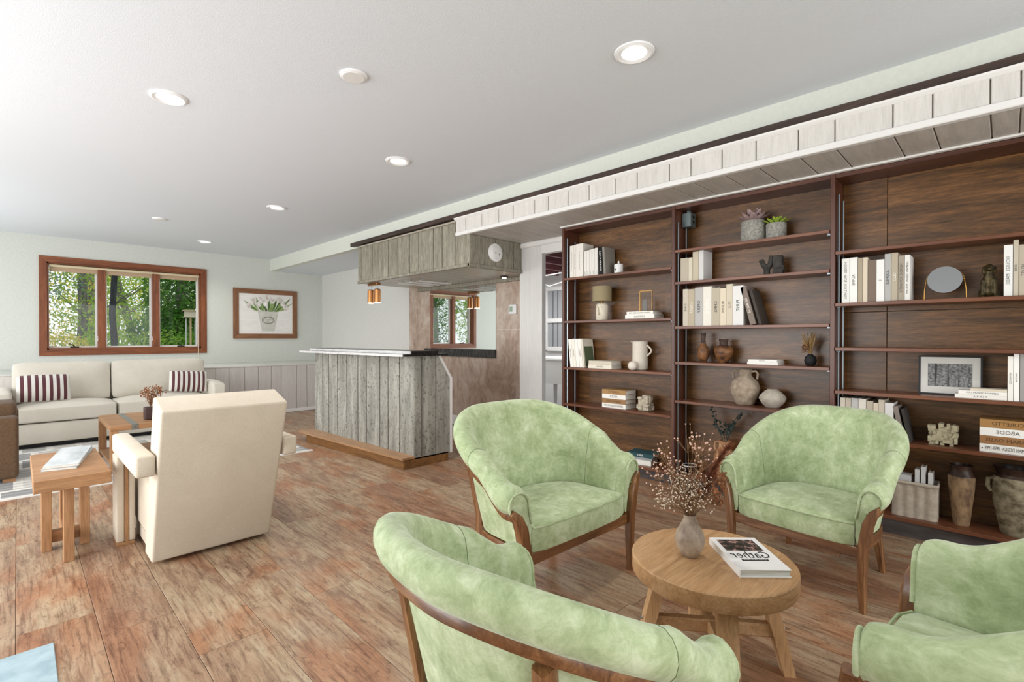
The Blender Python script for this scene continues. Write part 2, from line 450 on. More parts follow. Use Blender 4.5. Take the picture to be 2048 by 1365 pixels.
# ---- grey boxed canopy above the bar
YN, YF_, XG, ZB = 3.9, 6.25, 3.285, 1.935
cn = struct('trim_6', MB().box(XG + .016, YN + .016, ZB + .02, XR - .005, YF_ - .02, ZL - .01), M['toe'])
BJ = [YN, 4.139, 4.364, 4.524, 4.812, 4.998, 5.248, 5.472, 5.696, 5.86, 6.163, YF_]
for y, b in zip(BJ, BJ[1:]):
    struct('front_board', MB().box(XG, y + .005, ZB + .035, XG + .02, b - .005, 2.42, .003, 1), M['greyboard'], cn)
for a, b in [(XG, 3.50), (3.5, 3.66), (3.66, 3.93), (3.93, XC - .004)]:
    struct('side_board', MB().box(a + .003, YN, ZB + .035, b - .003, YN + .02, ZS - .002, .003, 1), M['greyboard'], cn)
struct('front_lip', MB().box(XG - .012, YN - .01, ZB, XG + .022, YF_, ZB + .034, .004, 1), M['greyboard'], cn)
struct('side_lip', MB().box(XG - .012, YN - .014, ZB - .004, XC + .008, YN + .02, ZB + .034, .004, 1), M['greyboard'], cn)
struct('top_moulding', MB().box(XG - .02, 4.1, 2.42, XG + .02, YF_ + .01, 2.44, .006, 1), M['greyunder'], cn)
x = XG + .022
while x < XR - .03:
    b = min(x + .17, XR - .01)
    struct('under_board', MB().box(x + .002, YN + .02, ZB + .004, b - .002, YF_ - .01, ZB + .02, .002, 1), M['greyunder'], cn); x += .17
struct('wall_rail', MB().box(XR - .05, 4.05, ZB - .045, XR - .012, YF_, ZB + .004, .004, 1), M['greyboard'], cn)

# ---- copper-washed wall panels, mirror, backsplash
cp = struct('wall_panel', MB().box(XR - .012, 4.05, 0, XR - .001, 6.53, ZB + .03), M['copper'])
struct('seam_bead', MB().box(XR - .015, 4.06, 1.30, XR - .011, 4.56, 1.304), M['white'], cp)
struct('baseboard_right', MB().box(XR - .03, 4.06, 0, XR - .012, 6.5, .13, .004, 1), M['white'])
struct('trim_7', MB().box(XC + .0, 3.92, 0, XC + .012, 3.93, ZB - .02), M['white'])

# ------------------------------------------------------------------ window on the back wall
wn = struct('window_1', MB().box(WX0, D + .10, WZ0, WX1, D + .115, WZ1), None)
bpy.data.objects.remove(wn, do_unlink=True)
wn = put('window_1', None, None, ((WX0 + WX1) / 2, D, WZ0), kind='structure')
def wpart(name, mb, mat, par=None, **kw): return mb.build(name, mat, par or wn, world=True, **kw)
ox0, ox1, oz0, oz1 = .218, 2.285, .945, 2.367
for a in [(ox0, oz0, WX0, WZ0, 'z', 'L'), ]:
    pass
def mitre(p): return MB().prism([(q[0], D, q[1]) for q in p], (0, -.022, 0), (0, .0, 0))
wpart('casing_left', mitre([(ox0, oz0), (WX0, WZ0), (WX0, WZ1), (ox0, oz1)]), M['casing']['z'])
wpart('casing_right', mitre([(ox1, oz0), (ox1, oz1), (WX1, WZ1), (WX1, WZ0)]), M['casing']['z'])
wpart('casing_top', mitre([(ox0, oz1), (WX0, WZ1), (WX1, WZ1), (ox1, oz1)]), M['casing']['x'])
wpart('casing_bottom', mitre([(ox0, oz0), (ox1, oz0), (WX1, WZ0), (WX0, WZ0)]), M['casing']['x'])
wpart('jamb', MB().box(WX0 - .001, D, WZ0, WX0 + .02, D + .2, WZ1), M['casing']['z'])
wpart('jamb', MB().box(WX1 - .02, D, WZ0, WX1 + .001, D + .2, WZ1), M['casing']['z'])
wpart('jamb_head', MB().box(WX0, D, WZ1 - .02, WX1, D + .2, WZ1 + .001), M['casing']['x'])
wpart('sill', MB().box(WX0, D, WZ0 - .001, WX1, D + .2, WZ0 + .025), M['casing']['x'])
sx = [WX0 + .005, .862, .955, 1.535, 1.63, WX1 - .012]
for a, b in ((sx[1], sx[2]), (sx[3], sx[4])):
    wpart('mullion', MB().box(a, D + .02, WZ0 + .02, b, D + .2, WZ1 - .02, .004, 1), M['casing']['z'])
for a, b in ((sx[0], sx[1]), (sx[2], sx[3]), (sx[4], sx[5])):
    s0, s1 = WZ0 + .025, WZ1 - .02
    sm = MB(); w = .022
    sm.box(a, D + .12, s0, a + w, D + .17, s1).box(b - w, D + .12, s0, b, D + .17, s1).box(a + w, D + .12, s0, b - w, D + .17, s0 + w).box(a + w, D + .12, s1 - w, b - w, D + .17, s1)
    sash = wpart('sash', sm, M['white'])
    wpart('pane', MB().box(a + w, D + .143, s0 + w, b - w, D + .146, s1 - w), M['glass'], sash)
for xk in (.60, 1.93):
    cr = wpart('crank', MB().box(xk - .05, D + .06, WZ0 + .025, xk + .05, D + .11, WZ0 + .045, .006, 2), M['black'])
    wpart('crank_handle', MB().tube([(xk, D + .07, WZ0 + .045), (xk - .02, D + .05, WZ0 + .065), (xk - .06, D + .045, WZ0 + .085)], .007), M['black'], cr)
for xk in (.857, 1.53):
    wpart('sash_lock', MB().tube([(xk, D + .05, 1.22), (xk + .012, D + .03, 1.20), (xk, D + .035, 1.16)], .008), M['white'])
wpart('blind_roller', MB().tube([(WX0 + .025, D + .035, WZ1 - .045), (WX1 - .025, D + .035, WZ1 - .045)], .02, 10), plain('blind_cream', 'd8c9a8', .8), smooth=40)
wpart('blind_cloth', MB().box(WX0 + .03, D + .05, WZ1 - .125, WX1 - .03, D + .055, WZ1 - .045), plain('blind_cloth', 'b49b80', .9))
wpart('blind_cord', MB().tube([(WX1 - .045, D + .0, WZ1 - .06), (WX1 - .045, D - .03, WZ0), (WX1 - .045, D - .03, .80)], .004, 5), plain('cord_cream', 'e0d6bd', .8))

# ------------------------------------------------------------------ outside: lawn, trees, shrubs, bird house
lawn = mottled('forest_floor', '5c6b35', '8f8a52', 3, .95)
struct('ground_outside', MB().box(-14, D + .3, .5, 22, 45, .62), lawn)
bark = mottled('tree_bark', '55534f', '97948d', 9, .95, .9, 8, .2, 0, (3, 3, .5))
bark_d = mottled('dark_bark', '1d2124', '343a3d', 9, .95, .9, 8, .2, 0, (3, 3, .5))
def leafmat(name, a, b, c):
    t = NT(name); v = t.coord((1, 1, 1)); f = t.noise(v, 2.2, 5, .7)
    col = t.ramp(f, [(.3, a), (.5, b), (.7, c)])
    df = t.n('ShaderNodeBsdfDiffuse'); tl = t.n('ShaderNodeBsdfTranslucent'); mx = t.n('ShaderNodeMixShader'); mx.inputs[0].default_value = .55
    t.l(col, df.inputs['Color']); t.l(col, tl.inputs['Color']); t.l(df.outputs[0], mx.inputs[1]); t.l(tl.outputs[0], mx.inputs[2])
    t.l(mx.outputs[0], t.out.inputs['Surface']); return t.m
LG = leafmat('green_leaves', '6f9a34', 'a2c94e', 'd2e57c')
LD = leafmat('dark_leaves', '3a6a2a', '5f9440', '93bd57')
LY = leafmat('yellow_leaves', 'b9bd4e', 'e8d868', 'f6e78a')
LB = leafmat('blue_green_leaves', '5f8070', '84a692', 'aecbb4')
def leaves(rng, n, c, r, size, low=0.0):
    mb = MB()
    for _ in range(n):
        while True:
            p = Vector((rng.uniform(-1, 1), rng.uniform(-1, 1), rng.uniform(-1, 1)))
            if p.length < 1: break
        # clump: gather leaves round random twigs
        q = Vector((c[0] + p.x * r[0], c[1] + p.y * r[1], c[2] + p.z * r[2]))
        if q.z < low: continue
        a = Vector((rng.gauss(0, 1), rng.gauss(0, 1), rng.gauss(0, 1))).normalized(); b = a.orthogonal().normalized()
        s = size * rng.uniform(.6, 1.3)
        mb.add([q - a * s, q + b * s * .5, q + a * s, q - b * s * .5], [(0, 1, 2, 3)])
    return mb
def tree(name, label, x, y, h, r, lm, bm_, crown, n, size, seed, lean=0.0, branches=5, low=.7):
    rng = random.Random(seed)
    t = thing(name, label, 'tree', (x, y, .62))
    pts = [(lean * k / 6 * h * .2 + rng.uniform(-.04, .04), rng.uniform(-.04, .04), h * k / 6) for k in range(7)]
    tr = MB().tube(pts, [r * (1 - .09 * k) for k in range(7)], 10).build('trunk', bm_, t, smooth=60)
    for b in range(branches):
        k = rng.randint(1, 5); p = Vector(pts[k]); a = rng.uniform(0, 2 * PI); L = rng.uniform(.8, 1.8)
        q = p + Vector((math.cos(a) * L, math.sin(a) * L * .6, L * .7)); m_ = p.lerp(q, .5) + Vector((0, 0, -.1))
        MB().tube([p, m_, q], [r * .35, r * .22, r * .08], 6).build('branch', bm_, tr, smooth=60)
    for (cx, cz, rx, rz, nn) in crown:
        leaves(rng, int(n * nn * 2.6), (cx, 0, cz), (rx, rx * .8, rz), size * .58, low - .62).build('foliage', lm, t)
tree('birch_tree', 'grey trunked tree with yellow green leaves in the first window bay', 1.08, 15.4, 6.5, .10, LG, bark, [(.3, 1.9, 1.0, 1.4, 1), (-.5, 3.1, 1.3, 1.0, .8), (.2, .8, 1.2, .6, .5)], 520, .075, 1)
tree('pine_tree', 'straight dark trunk crossing the middle window bay', 1.435, 13.2, 6.5, .062, LG, bark_d, [(.2, 3.6, 1.0, .6, .4)], 300, .07, 2, 0, 1)
tree('maple_tree', 'leaning slender tree behind the middle window bay', 2.42, 17.0, 7.0, .10, LG, bark, [(.1, 2.2, 1.3, 1.5, 1), (.6, 3.3, 1.2, 1.2, .8), (-.2, .9, 1.4, .7, .8)], 620, .08, 3, -1.2)
tree('willow_tree', 'full green tree filling the third window bay', 2.85, 14.2, 5.5, .12, LD, bark, [(.15, 1.6, .95, 1.7, 2.6), (.6, 3.1, 1.3, 1.2, .9), (-.1, .7, 1.0, .6, .7)], 1500, .085, 4)
tree('aspen_tree', 'thin tree with blue green leaves at the window edge', .25, 15.0, 6.5, .07, LB, bark, [(0, 2.6, 1.1, 1.4, 1)], 620, .07, 5)
tree('elm_tree', 'thin yellowing tree standing farther off among the trunks', 1.6, 19.5, 7.0, .12, LY, bark, [(0, 2.1, 1.8, 1.2, 1), (.3, .9, 2.2, .6, .6)], 620, .085, 6)
tree('ash_tree', 'pale green tree far behind between birch and pine', 2.4, 22.0, 8.0, .14, LG, bark, [(.4, 1.9, 2.2, 1.2, 1), (0, 3.4, 2.0, 1.4, .8)], 760, .10, 7)
tree('spruce_tree', 'dark bushy evergreen farther left of the birch', -1.6, 17.0, 6.5, .16, LD, bark, [(0, 2.0, 1.2, 1.8, 1)], 900, .08, 8)
tree('beech_tree', 'broad leafy tree far behind the willow', 5.6, 19.0, 7.0, .16, LG, bark, [(0, 2.2, 2.0, 1.9, 1)], 900, .10, 9)
for i, (x, y, lm_, lab) in enumerate([(-3.6, 14.0, LG, 'leafy tree on the far side lawn beyond the left lawn edge'), (-5.6, 15.5, LY, 'yellow tree on the side lawn seen in the bar mirror'), (-5.0, 18.5, LD, 'dark conifer like tree on the side lawn'), (-7.6, 17.0, LG, 'pale tree at the outer end of the side lawn')]):
    tree('lawn_tree', lab, x, y, 6.0, .13, lm_, bark, [(0, 1.6, 1.1, 1.5, 1), (.3, 3.0, 1.1, 1.2, .7)], 900, .085, 40 + i)
rs = random.Random(31)
for i, (x, y, w, m_, lab) in enumerate([(.35, 13.6, .8, LY, 'yellow green low shrub under the first window bay'), (1.5, 14.2, .9, LG, 'light green shrub at the foot of the birch'), (2.3, 13.4, .8, LG, 'green shrub at the foot of the dark trunk'), (3.1, 15.5, 1.0, LY, 'pale shrub beside the leaning tree'), (.0, 16.5, 1.3, LY, 'sunlit yellow shrub beyond the trees'), (2.75, 12.6, .6, LD, 'dark green shrub below the bird house')]):
    t = thing('shrub', lab, 'shrub', (x, y, .62), group=None)
    leaves(rs, 1500, (0, 0, .28), (w, w * .6, .5), .036, .0).build('foliage', m_, t)
    MB().tube([(0, 0, 0), (.05, 0, .3), (.1, .05, .55)], [.02, .015, .006], 6).build('stem', bark, t)
bh = thing('bird_house', 'weathered wooden bird house on a thin pole outside', 'bird house', (2.53, 11.9, .62))
MB().tube([(0, 0, 0), (0, 0, 1.0)], .018, 8).build('pole', plain('pole_wood', 'c8b28a', .8), bh)
MB().box(-.12, -.08, 1.0, .12, .08, 1.02).box(-.10, -.07, 1.02, .10, .07, 1.13).build('box', plain('weathered_white', 'd2cbb8', .8), bh)
MB().box(-.13, -.10, 1.13, .13, .10, 1.155, .004, 1).build('roof', plain('bird_house_roof', 'b3a688', .8), bh)
for dx in (-.08, .08):
    MB().tube([(dx, 0, .1), (dx, 0, .98)], .012, 6).build('feeder_tube', plain('feeder_plastic', 'c9cfd0', .3), bh)

# ------------------------------------------------------------------ ceiling fittings
trimm = plain('light_trim', 'f2f2f2', .4); glow = emit('lamp_glow', 'fffaf2', 9.0)
for (x, y, lab) in [(.651, 3.574, 'lit recessed ceiling light above the cream armchair'), (2.22, 1.342, 'lit recessed ceiling light above the green tub chairs'), (2.209, 3.526, 'lit recessed ceiling light before the near end of the bar'), (2.043, 5.74, 'lit recessed ceiling light before the far end of the bar'), (2.006, 8.54, 'lit recessed ceiling light closest to the window wall')]:
    t = thing('recessed_light', lab, 'ceiling light', (x, y, ZC), group='recessed ceiling lights')
    MB().lathe([(.060, -.004), (.085, -.012), (.098, -.006), (.1, 0.0), (.062, .0)], n=32, cap=False).build('trim_ring', trimm, t, smooth=40)
    MB().lathe([(.064, -.001), (.064, -.005)], n=32).build('lens', glow, t)
    ld = bpy.data.lights.new('lamp', 'SPOT'); ld.energy = 60; ld.spot_size = math.radians(150); ld.spot_blend = .6; ld.shadow_soft_size = .06; ld.color = (1, .97, .92)
    lo = bpy.data.objects.new('lamp', ld); COL.objects.link(lo); lo.parent = t; lo.location = (0, 0, -.02)
for (x, y, lab) in [(1.319, 2.554, 'round white blank cover plate between the lights over armchair and tub chairs'), (1.23, 7.285, 'round white blank cover plate on the ceiling near the window wall')]:
    t = thing('ceiling_cover', lab, 'cover plate', (x, y, ZC), group='blank ceiling covers')
    MB().lathe([(.074, 0), (.074, -.006), (.066, -.012)], n=32).build('plate', trimm, t, smooth=40)
    MB().lathe([(.060, -.012), (.058, -.015)], n=32).build('disc', M['white'], t, smooth=40)

# ------------------------------------------------------------------ bar
bar = thing('bar', 'home bar of grey weathered boards with a wooden foot step', 'bar', (2.75, 4.8, 0))
def bp(name, mb, mat, par=None, **kw): return mb.build(name, mat, par or bar, world=True, **kw)
BX0, BX1, BY0, BY1 = 2.585, 2.515, 3.86, 5.85      # front face: near x, far x
def bfx(y): return BX0 + (BX1 - BX0) * (y - BY0) / (BY1 - BY0)
bp('carcass', MB().prism([(BX0 + .022, BY0 + .02, 0), (BX1 + .022, BY1 - .02, 0), (2.86, BY1 - .02, 0), (2.86, BY0 + .02, 0)], (0, 0, .09), (0, 0, 1.02)), M['toe'])
rb = random.Random(4); y = BY0
WJ = [BY0, 4.092, 4.288, 4.435, 4.688, 4.858, 5.089, 5.297, 5.502, 5.648, BY1]
for y, b in zip(WJ, WJ[1:]):
    g = .007; p = [(bfx(y + g), y + g), (bfx(b - g), b - g), (bfx(b - g) + .022, b - g), (bfx(y + g) + .022, y + g)]
    bp('front_board', MB().prism([(q[0], q[1], 0) for q in p], (0, 0, .09), (0, 0, 1.03)), M['barboard'])
for a, b, zt in [(BX0 - .002, 2.67, None), (2.67, 2.83, None), (2.83, 3.0, 1)]:
    a += .004; b -= .004
    if zt is None: poly = [(a, BY0, .075), (b, BY0, .075), (b, BY0, 1.03), (a, BY0, 1.03)]
    else: poly = [(a, BY0, .075), (b, BY0, .075), (b, BY0, .80), (2.86, BY0, 1.03), (a, BY0, 1.03)]
    bp('side_board', MB().prism(poly, (0, 0, 0), (0, .02, 0)), M['barboard'])
bp('edge_trim', MB().prism([(2.86, BY0, 1.03), (3.0, BY0, .80), (3.0, BY0, .075), (3.025, BY0, .075), (3.025, BY0, .808), (2.885, BY0, 1.03)], (0, -.006, 0), (0, .03, 0)), M['white'])
bp('step_riser', MB().prism([(2.47, BY0 + .0, 0), (2.36, 5.72, 0), (2.98, 5.72, 0), (2.98, BY0, 0)], (0, 0, 0), (0, 0, .088)), M['stepside'])
bp('step_board', MB().prism([(2.452, BY0 - .012, 0), (2.33, 5.9, 0), (BX1, 5.9, 0), (BX0, BY0 - .012, 0)], (0, 0, .088), (0, 0, .108)), M['oakstep'])
ct = thing('bar_countertop', 'dark two tier bar counter slab with whitewashed front edge', 'counter', (2.8, 4.8, 1.03))
MB().prism([(2.455, BY0 - .04, 0), (2.385, 5.93, 0), (2.95, 5.93, 0), (2.95, BY0 - .04, 0)], (0, 0, 1.031), (0, 0, 1.051)).build('lower_slab', M['counter'], ct, world=True)
MB().prism([(2.445, BY0 - .02, 0), (2.37, 5.94, 0), (2.385, 5.94, 0), (2.455, BY0 - .02, 0)], (0, 0, 1.029), (0, 0, 1.051)).build('lower_edge', M['counter_edge'], ct, world=True)
MB().prism([(2.555, BY0, 0), (2.485, 5.88, 0), (2.86, 5.88, 0), (2.86, BY0, 0)], (0, 0, 1.051), (0, 0, 1.078)).build('upper_slab', M['counter'], ct, world=True)
MB().prism([(2.54, BY0 + .0, 0), (2.47, 5.89, 0), (2.486, 5.89, 0), (2.556, BY0 + .0, 0)], (0, 0, 1.051), (0, 0, 1.076)).build('upper_edge', M['counter_edge'], ct, world=True)
# mirror and black back shelf on the copper wall
mr = thing('wall_mirror', 'large frameless mirror on the copper wall behind the bar', 'mirror', (XR - .02, 5.2, 1.0))
MB().box(XR - .022, 4.566, 1.05, XR - .0125, 5.97, ZB - .05, .002, 1).build('glass', M['mirror'], mr, world=True)
bs = MB().box(XR - .04, 4.566, .945, XR - .0125, 6.1, 1.048, .003, 1).build('black_back_ledge', M['backsplash'])
bs['label'] = 'glossy black stone strip below the bar mirror'; bs['category'] = 'backsplash'; recenter(bs)
th = thing('thermostat', 'white square thermostat on the copper wall', 'thermostat', (XR - .03, 4.27, 1.5))
MB().box(XR - .035, 4.195, 1.49, XR - .0125, 4.325, 1.61, .01, 2).build('housing', M['white_gloss'], th, world=True)
MB().box(XR - .038, 4.255, 1.52, XR - .034, 4.305, 1.585).build('display', plain('lcd_green', '9db39c', .3), th, world=True)
sd = thing('smoke_alarm', 'round white smoke alarm on the grey canopy end', 'smoke alarm', (3.644, YN, 2.118))
MB().lathe([(.098, 0), (.098, .012), (.085, .02)], n=36).build('base', M['white_gloss'], sd, rot=(PI / 2, 0, 0), smooth=40)
MB().lathe([(.072, .02), (.07, .034), (.055, .04)], n=36).build('cover', M['white'], sd, rot=(PI / 2, 0, 0), smooth=40)
MB().box(-.03, -.043, -.02, -.024, -.038, .0).box(.02, -.043, -.03, .026, -.038, -.012).build('vent', M['inkgrey'], sd)
# twin copper spotlight
cu = plain('brushed_copper', 'b07a4c', .28, .9)
sp = thing('twin_spotlight', 'copper twin spotlight hanging under the grey canopy', 'spotlight', (3.40, 6.02, ZB))
MB().box(-.03, -.12, -.03, .03, .13, 0, .006, 1).build('ceiling_bar', cu, sp)
for dy, tl in ((.09, 0.0), (-.085, .08)):
    MB().tube([(0, dy, -.03), (0, dy, -.09)], .008, 8).build('stem', M['steel'], sp)
    hd = MB().lathe([(.044, -.26), (.042, -.09), (.03, -.08)], (0, dy, 0), 20).build('shade', cu, sp, smooth=40)
    MB().lathe([(.040, -.259), (.040, -.268)], (0, dy, 0), 20).build('bulb', emit('spot_glow', 'fff1dc', 6), hd)
# wire glass racks
for i, yy in enumerate((5.55, 5.35, 5.15)):
    g = thing('glass_rack', 'slim white wire stemware rack under the canopy', 'rack', (3.75, yy, ZB), group='stemware racks')
    mb = MB()
    for q in (-.03, .03): mb.tube([(-.25, q, -.03), (.25, q, -.03)], .005, 6)
    mb.build('rail', M['white_gloss'], g)
    mb = MB()
    for xx in (-.2, .2): mb.tube([(xx, -.03, -.03), (xx, -.03, 0), (xx, .03, 0), (xx, .03, -.03)], .003, 5)
    mb.build('hanger', M['steel'], g)
dl = thing('puck_light', 'small lit puck light under the canopy near the copper wall', 'light', (4.12, 4.25, ZB - .001))
MB().lathe([(.05, 0), (.045, -.015)], n=20).build('rim', M['darktrim'], dl, smooth=40)
MB().lathe([(.03, -.015), (.025, -.022)], n=20).build('lens', emit('puck_glow', 'fff4e0', 5), dl)

# ------------------------------------------------------------------ laundry room seen through the doorway
struct('wall_laundry', MB().box(6.3, 2.2, 0, 6.45, 7, ZL), plain('laundry_wall', 'ecebea', .8))
struct('wall_laundry_far', MB().box(XR + .16, 6.4, 0, 6.3, 6.5, ZL), plain('laundry_wall_b', 'e3e3e4', .8))
jm = wood('maroon_joist_paint', [(.3, '6e3b40'), (.7, '8f5a5c')], 'x', 6, 8, .6, .2)
struct('ceiling_3', MB().box(XC + .3, 2.0, 2.395, 6.3, 6.4, 2.42), plain('maroon_deck', '5d3236', .8))
for i, y in enumerate((3.2, 3.6, 4.0, 4.4, 4.8, 5.2, 5.6)):
    b = MB().box(XC + .32, y, 2.22, 6.29, y + .05, 2.394, .003, 1).build('ceiling_joist', jm)
    b['label'] = 'maroon painted ceiling joist above the laundry room'; b['category'] = 'joist'; b['group'] = 'laundry ceiling joists'; recenter(b)
wf = put('window_2', None, None, (6.29, 5.0, 1.0), kind='structure')
for a in [(6.25, 4.92, 1.0, 6.299, 4.99, 2.05), (6.25, 5.42, 1.0, 6.299, 5.5, 2.05), (6.25, 4.99, 1.98, 6.299, 5.42, 2.05), (6.25, 4.99, .98, 6.299, 5.42, 1.05), (6.25, 4.99, 1.45, 6.299, 5.42, 1.52)]:
    MB().box(*a, .004, 1).build('frame', M['white_gloss'], wf, world=True)
for a in [(6.275, 4.99, 1.05, 6.285, 5.42, 1.45), (6.275, 4.99, 1.52, 6.285, 5.42, 1.98)]:
    MB().box(*a).build('pane', plain('grey_pane', 'a9abae', .2), wf, world=True)
for y in (5.1, 5.2, 5.3):
    MB().box(6.262, y, 1.06, 6.272, y + .012, 1.97).build('bar', plain('grey_bar', '76787c', .5), wf, world=True)
sk = thing('laundry_sink', 'white floor standing laundry sink in the far room', 'sink', (5.6, 4.6, 0))
MB().loft([[(-.24, -.3, .55), (.24, -.3, .55), (.24, .3, .55), (-.24, .3, .55)], [(-.28, -.35, .88), (.28, -.35, .88), (.28, .35, .88), (-.28, .35, .88)]]).build('tub', M['white_gloss'], sk)
MB().box(-.3, -.37, .88, .3, .37, .92, .01, 2).build('rim', M['white_gloss'], sk)
for a, b in ((-.2, -.26), (.2, -.26), (.2, .26), (-.2, .26)):
    MB().tube([(a, b, .56), (a, b, 0)], [.035, .02], 8).build('leg', M['white_gloss'], sk)
MB().tube([(.2, 0, .92), (.2, 0, 1.05), (.08, 0, 1.08), (.04, 0, 1.02)], .012, 8).build('faucet', M['steel'], sk)
for i, pts in enumerate([[(5.0, 5.0, 2.218), (5.4, 4.7, 2.1), (5.9, 4.42, 2.218)], [(5.2, 5.22, 2.218), (5.7, 4.9, 1.98), (6.2, 4.42, 2.218)]]):
    c = MB().tube(pts, .009, 6).build('hanging_cable', plain('cable_grey', 'b9b7b5', .6)); c['label'] = ['upper', 'lower'][i] + ' white cable slung below the maroon joists'; c['category'] = 'cable'; recenter(c)
area('laundry_fill', (5.2, 4.6, 2.15), (0, 0, 0), 1.2, 1.6, 48)  # added lamp facing down under the joists to brighten this room, no fixture there

# ------------------------------------------------------------------ bookcase
BF, BB = 3.73, 3.96
bc = thing('bookcase', 'tall built-in mahogany bookcase of three bays with steel shelf standards', 'bookcase', (BF, 1.3, 0))
def kp(name, mb, mat, par=None, **kw): return mb.build(name, mat, par or bc, world=True, **kw)
UP = [3.045, 1.91, .81, -.32]
for y in UP: kp('upright', MB().box(BF, y - .025, 0, BB + .02, y, 2.258, .002, 1), M['mahog']['z'])
kp('top_board', MB().box(BF + .01, UP[3], 2.232, BB + .02, UP[0] - .001, 2.257), M['mahog']['y'])
SH = [[1.775, 1.364, .919, .572, .113], [1.903, 1.648, 1.293, 1.008, .70, .113], [1.758, 1.424, 1.139, .862, .574, .125]]
for i in range(3):
    ya, yb = UP[i + 1], UP[i] - .025
    if i < 2:
        kp('back_panel', MB().box(BB, ya, .02, BB + .012, yb, 2.232), M['walnut_back'])
    else:
        for a, b, c, d in [(.545, yb, 1.372, 2.232), (.545, yb, .02, 1.369), (ya, .542, 1.372, 2.232), (ya, .542, .02, 1.369)]:
            kp('back_panel', MB().box(BB, a, c, BB + .012, b, d, .0015, 1), M['walnut_back'])
    for z in SH[i]:
        kp('shelf', MB().box(BF - .004, ya + .004, z - .022, BB, yb - .004, z, .002, 1), M['shelf'])
        mb = MB()
        for xx in (3.78, 3.92):
            for yy, s in ((ya + .004, 1), (yb - .004, -1)):
                mb.box(xx - .012, yy, z - .03, xx + .012, yy + s * .02, z - .022)
        kp('shelf_clip', mb, M['steel'])
    zt = [2.16, 2.13, 2.13][i]
    for xx, dz in ((3.765, 0), (3.885, -.02)):
        if i == 1 and dz: continue
        kp('shelf_standard', MB().tube([(xx, yb - .016, .02), (xx, yb - .016, zt + dz)], .0065, 8), M['steel'], smooth=40)
    kp('toe_kick', MB().box(BF + .055, ya, 0, BF + .075, yb, SH[i][-1] - .022), M['toe'])
kp('shelf_standard', MB().tube([(3.885, UP[1] - .05, .02), (3.885, UP[1] - .05, 2.11)], .0065, 8), M['steel'], smooth=40)
eb = thing('outlet_box', 'grey metal outlet box with conduit high in the middle bay', 'outlet box', (3.885, 1.84, 2.10))
MB().box(-.045, -.04, 0, .045, .04, .115, .006, 2).build('box', M['ebox'], eb)
MB().tube([(0, 0, .115), (0, 0, .13)], .02, 10).tube([(0, 0, .13), (0, 0, .155)], .011, 10).build('conduit', M['ebox'], eb)
MB().lathe([(.012, 0), (.012, .004)], n=12).build('knockout', M['black'], eb, loc=(0, -.0405, .08), rot=(PI / 2, 0, 0))
MB().lathe([(.012, 0), (.012, .004)], n=12).build('knockout', M['black'], eb, loc=(0, -.0405, .04), rot=(PI / 2, 0, 0))

# ------------------------------------------------------------------ books
_cov = {}
def cover(hexc):
    if hexc not in _cov: _cov[hexc] = mottled('cover_' + hexc, hexc, hexc, 60, .75, .08, 4)
    return _cov[hexc]
BX = 3.762
def book(y0, y1, z, h, c, label, title='', ink='ink', depth=.165, lean=0.0, size=None, x=BX, pub='', group=None, tilt_lift=True, rz=0.0):
    t = y1 - y0
    r = thing('book', label, 'book', (x, (y0 + y1) / 2, z + (abs(math.sin(lean)) * t / 2 if lean else 0) + .0005), group=group)
    r.rotation_euler = (-lean, 0, rz)
    k = .0035 if t > .02 else .002
    g = .0006
    MB().box(0, -t / 2 + g, 0, .004, t / 2 - g, h).box(.004, -t / 2 + g, 0, depth, -t / 2 + k, h).box(.004, t / 2 - k, 0, depth, t / 2 - g, h).build('cover', cover(c), r)
    MB().box(.0045, -t / 2 + k, .003, depth - .004, t / 2 - k, h - .004).build('pages', M['paper'], r)
    if title:
        s = size or min(t * .62, .032)
        lettering(title, s, M[ink], r, (-.0008, 0, h * .5), (0, 0, -1), (0, 1, 0), 'spine_title', h * .82)
    if pub:
        lettering(pub, t * .4, M[ink], r, (-.0008, 0, h * .12), (0, 0, -1), (0, 1, 0), 'spine_mark', h * .16)
    return r
def flatbook(y0, y1, z, t, c, label, title='', ink='ink', depth=.17, x=BX, rz=0.0, size=None, dot=False, group=None):
    L = y1 - y0
    r = thing('book', label, 'book', (x + depth / 2, (y0 + y1) / 2, z + .0005), group=group); r.rotation_euler = (0, 0, rz)
    d = depth / 2; k = .003
    MB().box(-d, -L / 2, 0, -d + .004, L / 2, t - .0005).box(-d + .004, -L / 2, 0, d, L / 2, k).box(-d + .004, -L / 2, t - k, d, L / 2, t - .0005).build('cover', cover(c), r)
    MB().box(-d + .0045, -L / 2 + .004, k, d - .004, L / 2 - .004, t - k).build('pages', M['paper'], r)
    if title: lettering(title, size or t * .62, M[ink], r, (-d - .0008, 0, t * .5), (0, 1, 0), (0, 0, 1), 'spine_title', L * .8)
    if dot: lettering('.', t * 1.2, M['ink'], r, (-d - .0008, L * .45, t * .75), (0, 1, 0), (0, 0, 1), 'spine_mark')
    return r
S1, S2, S3 = SH
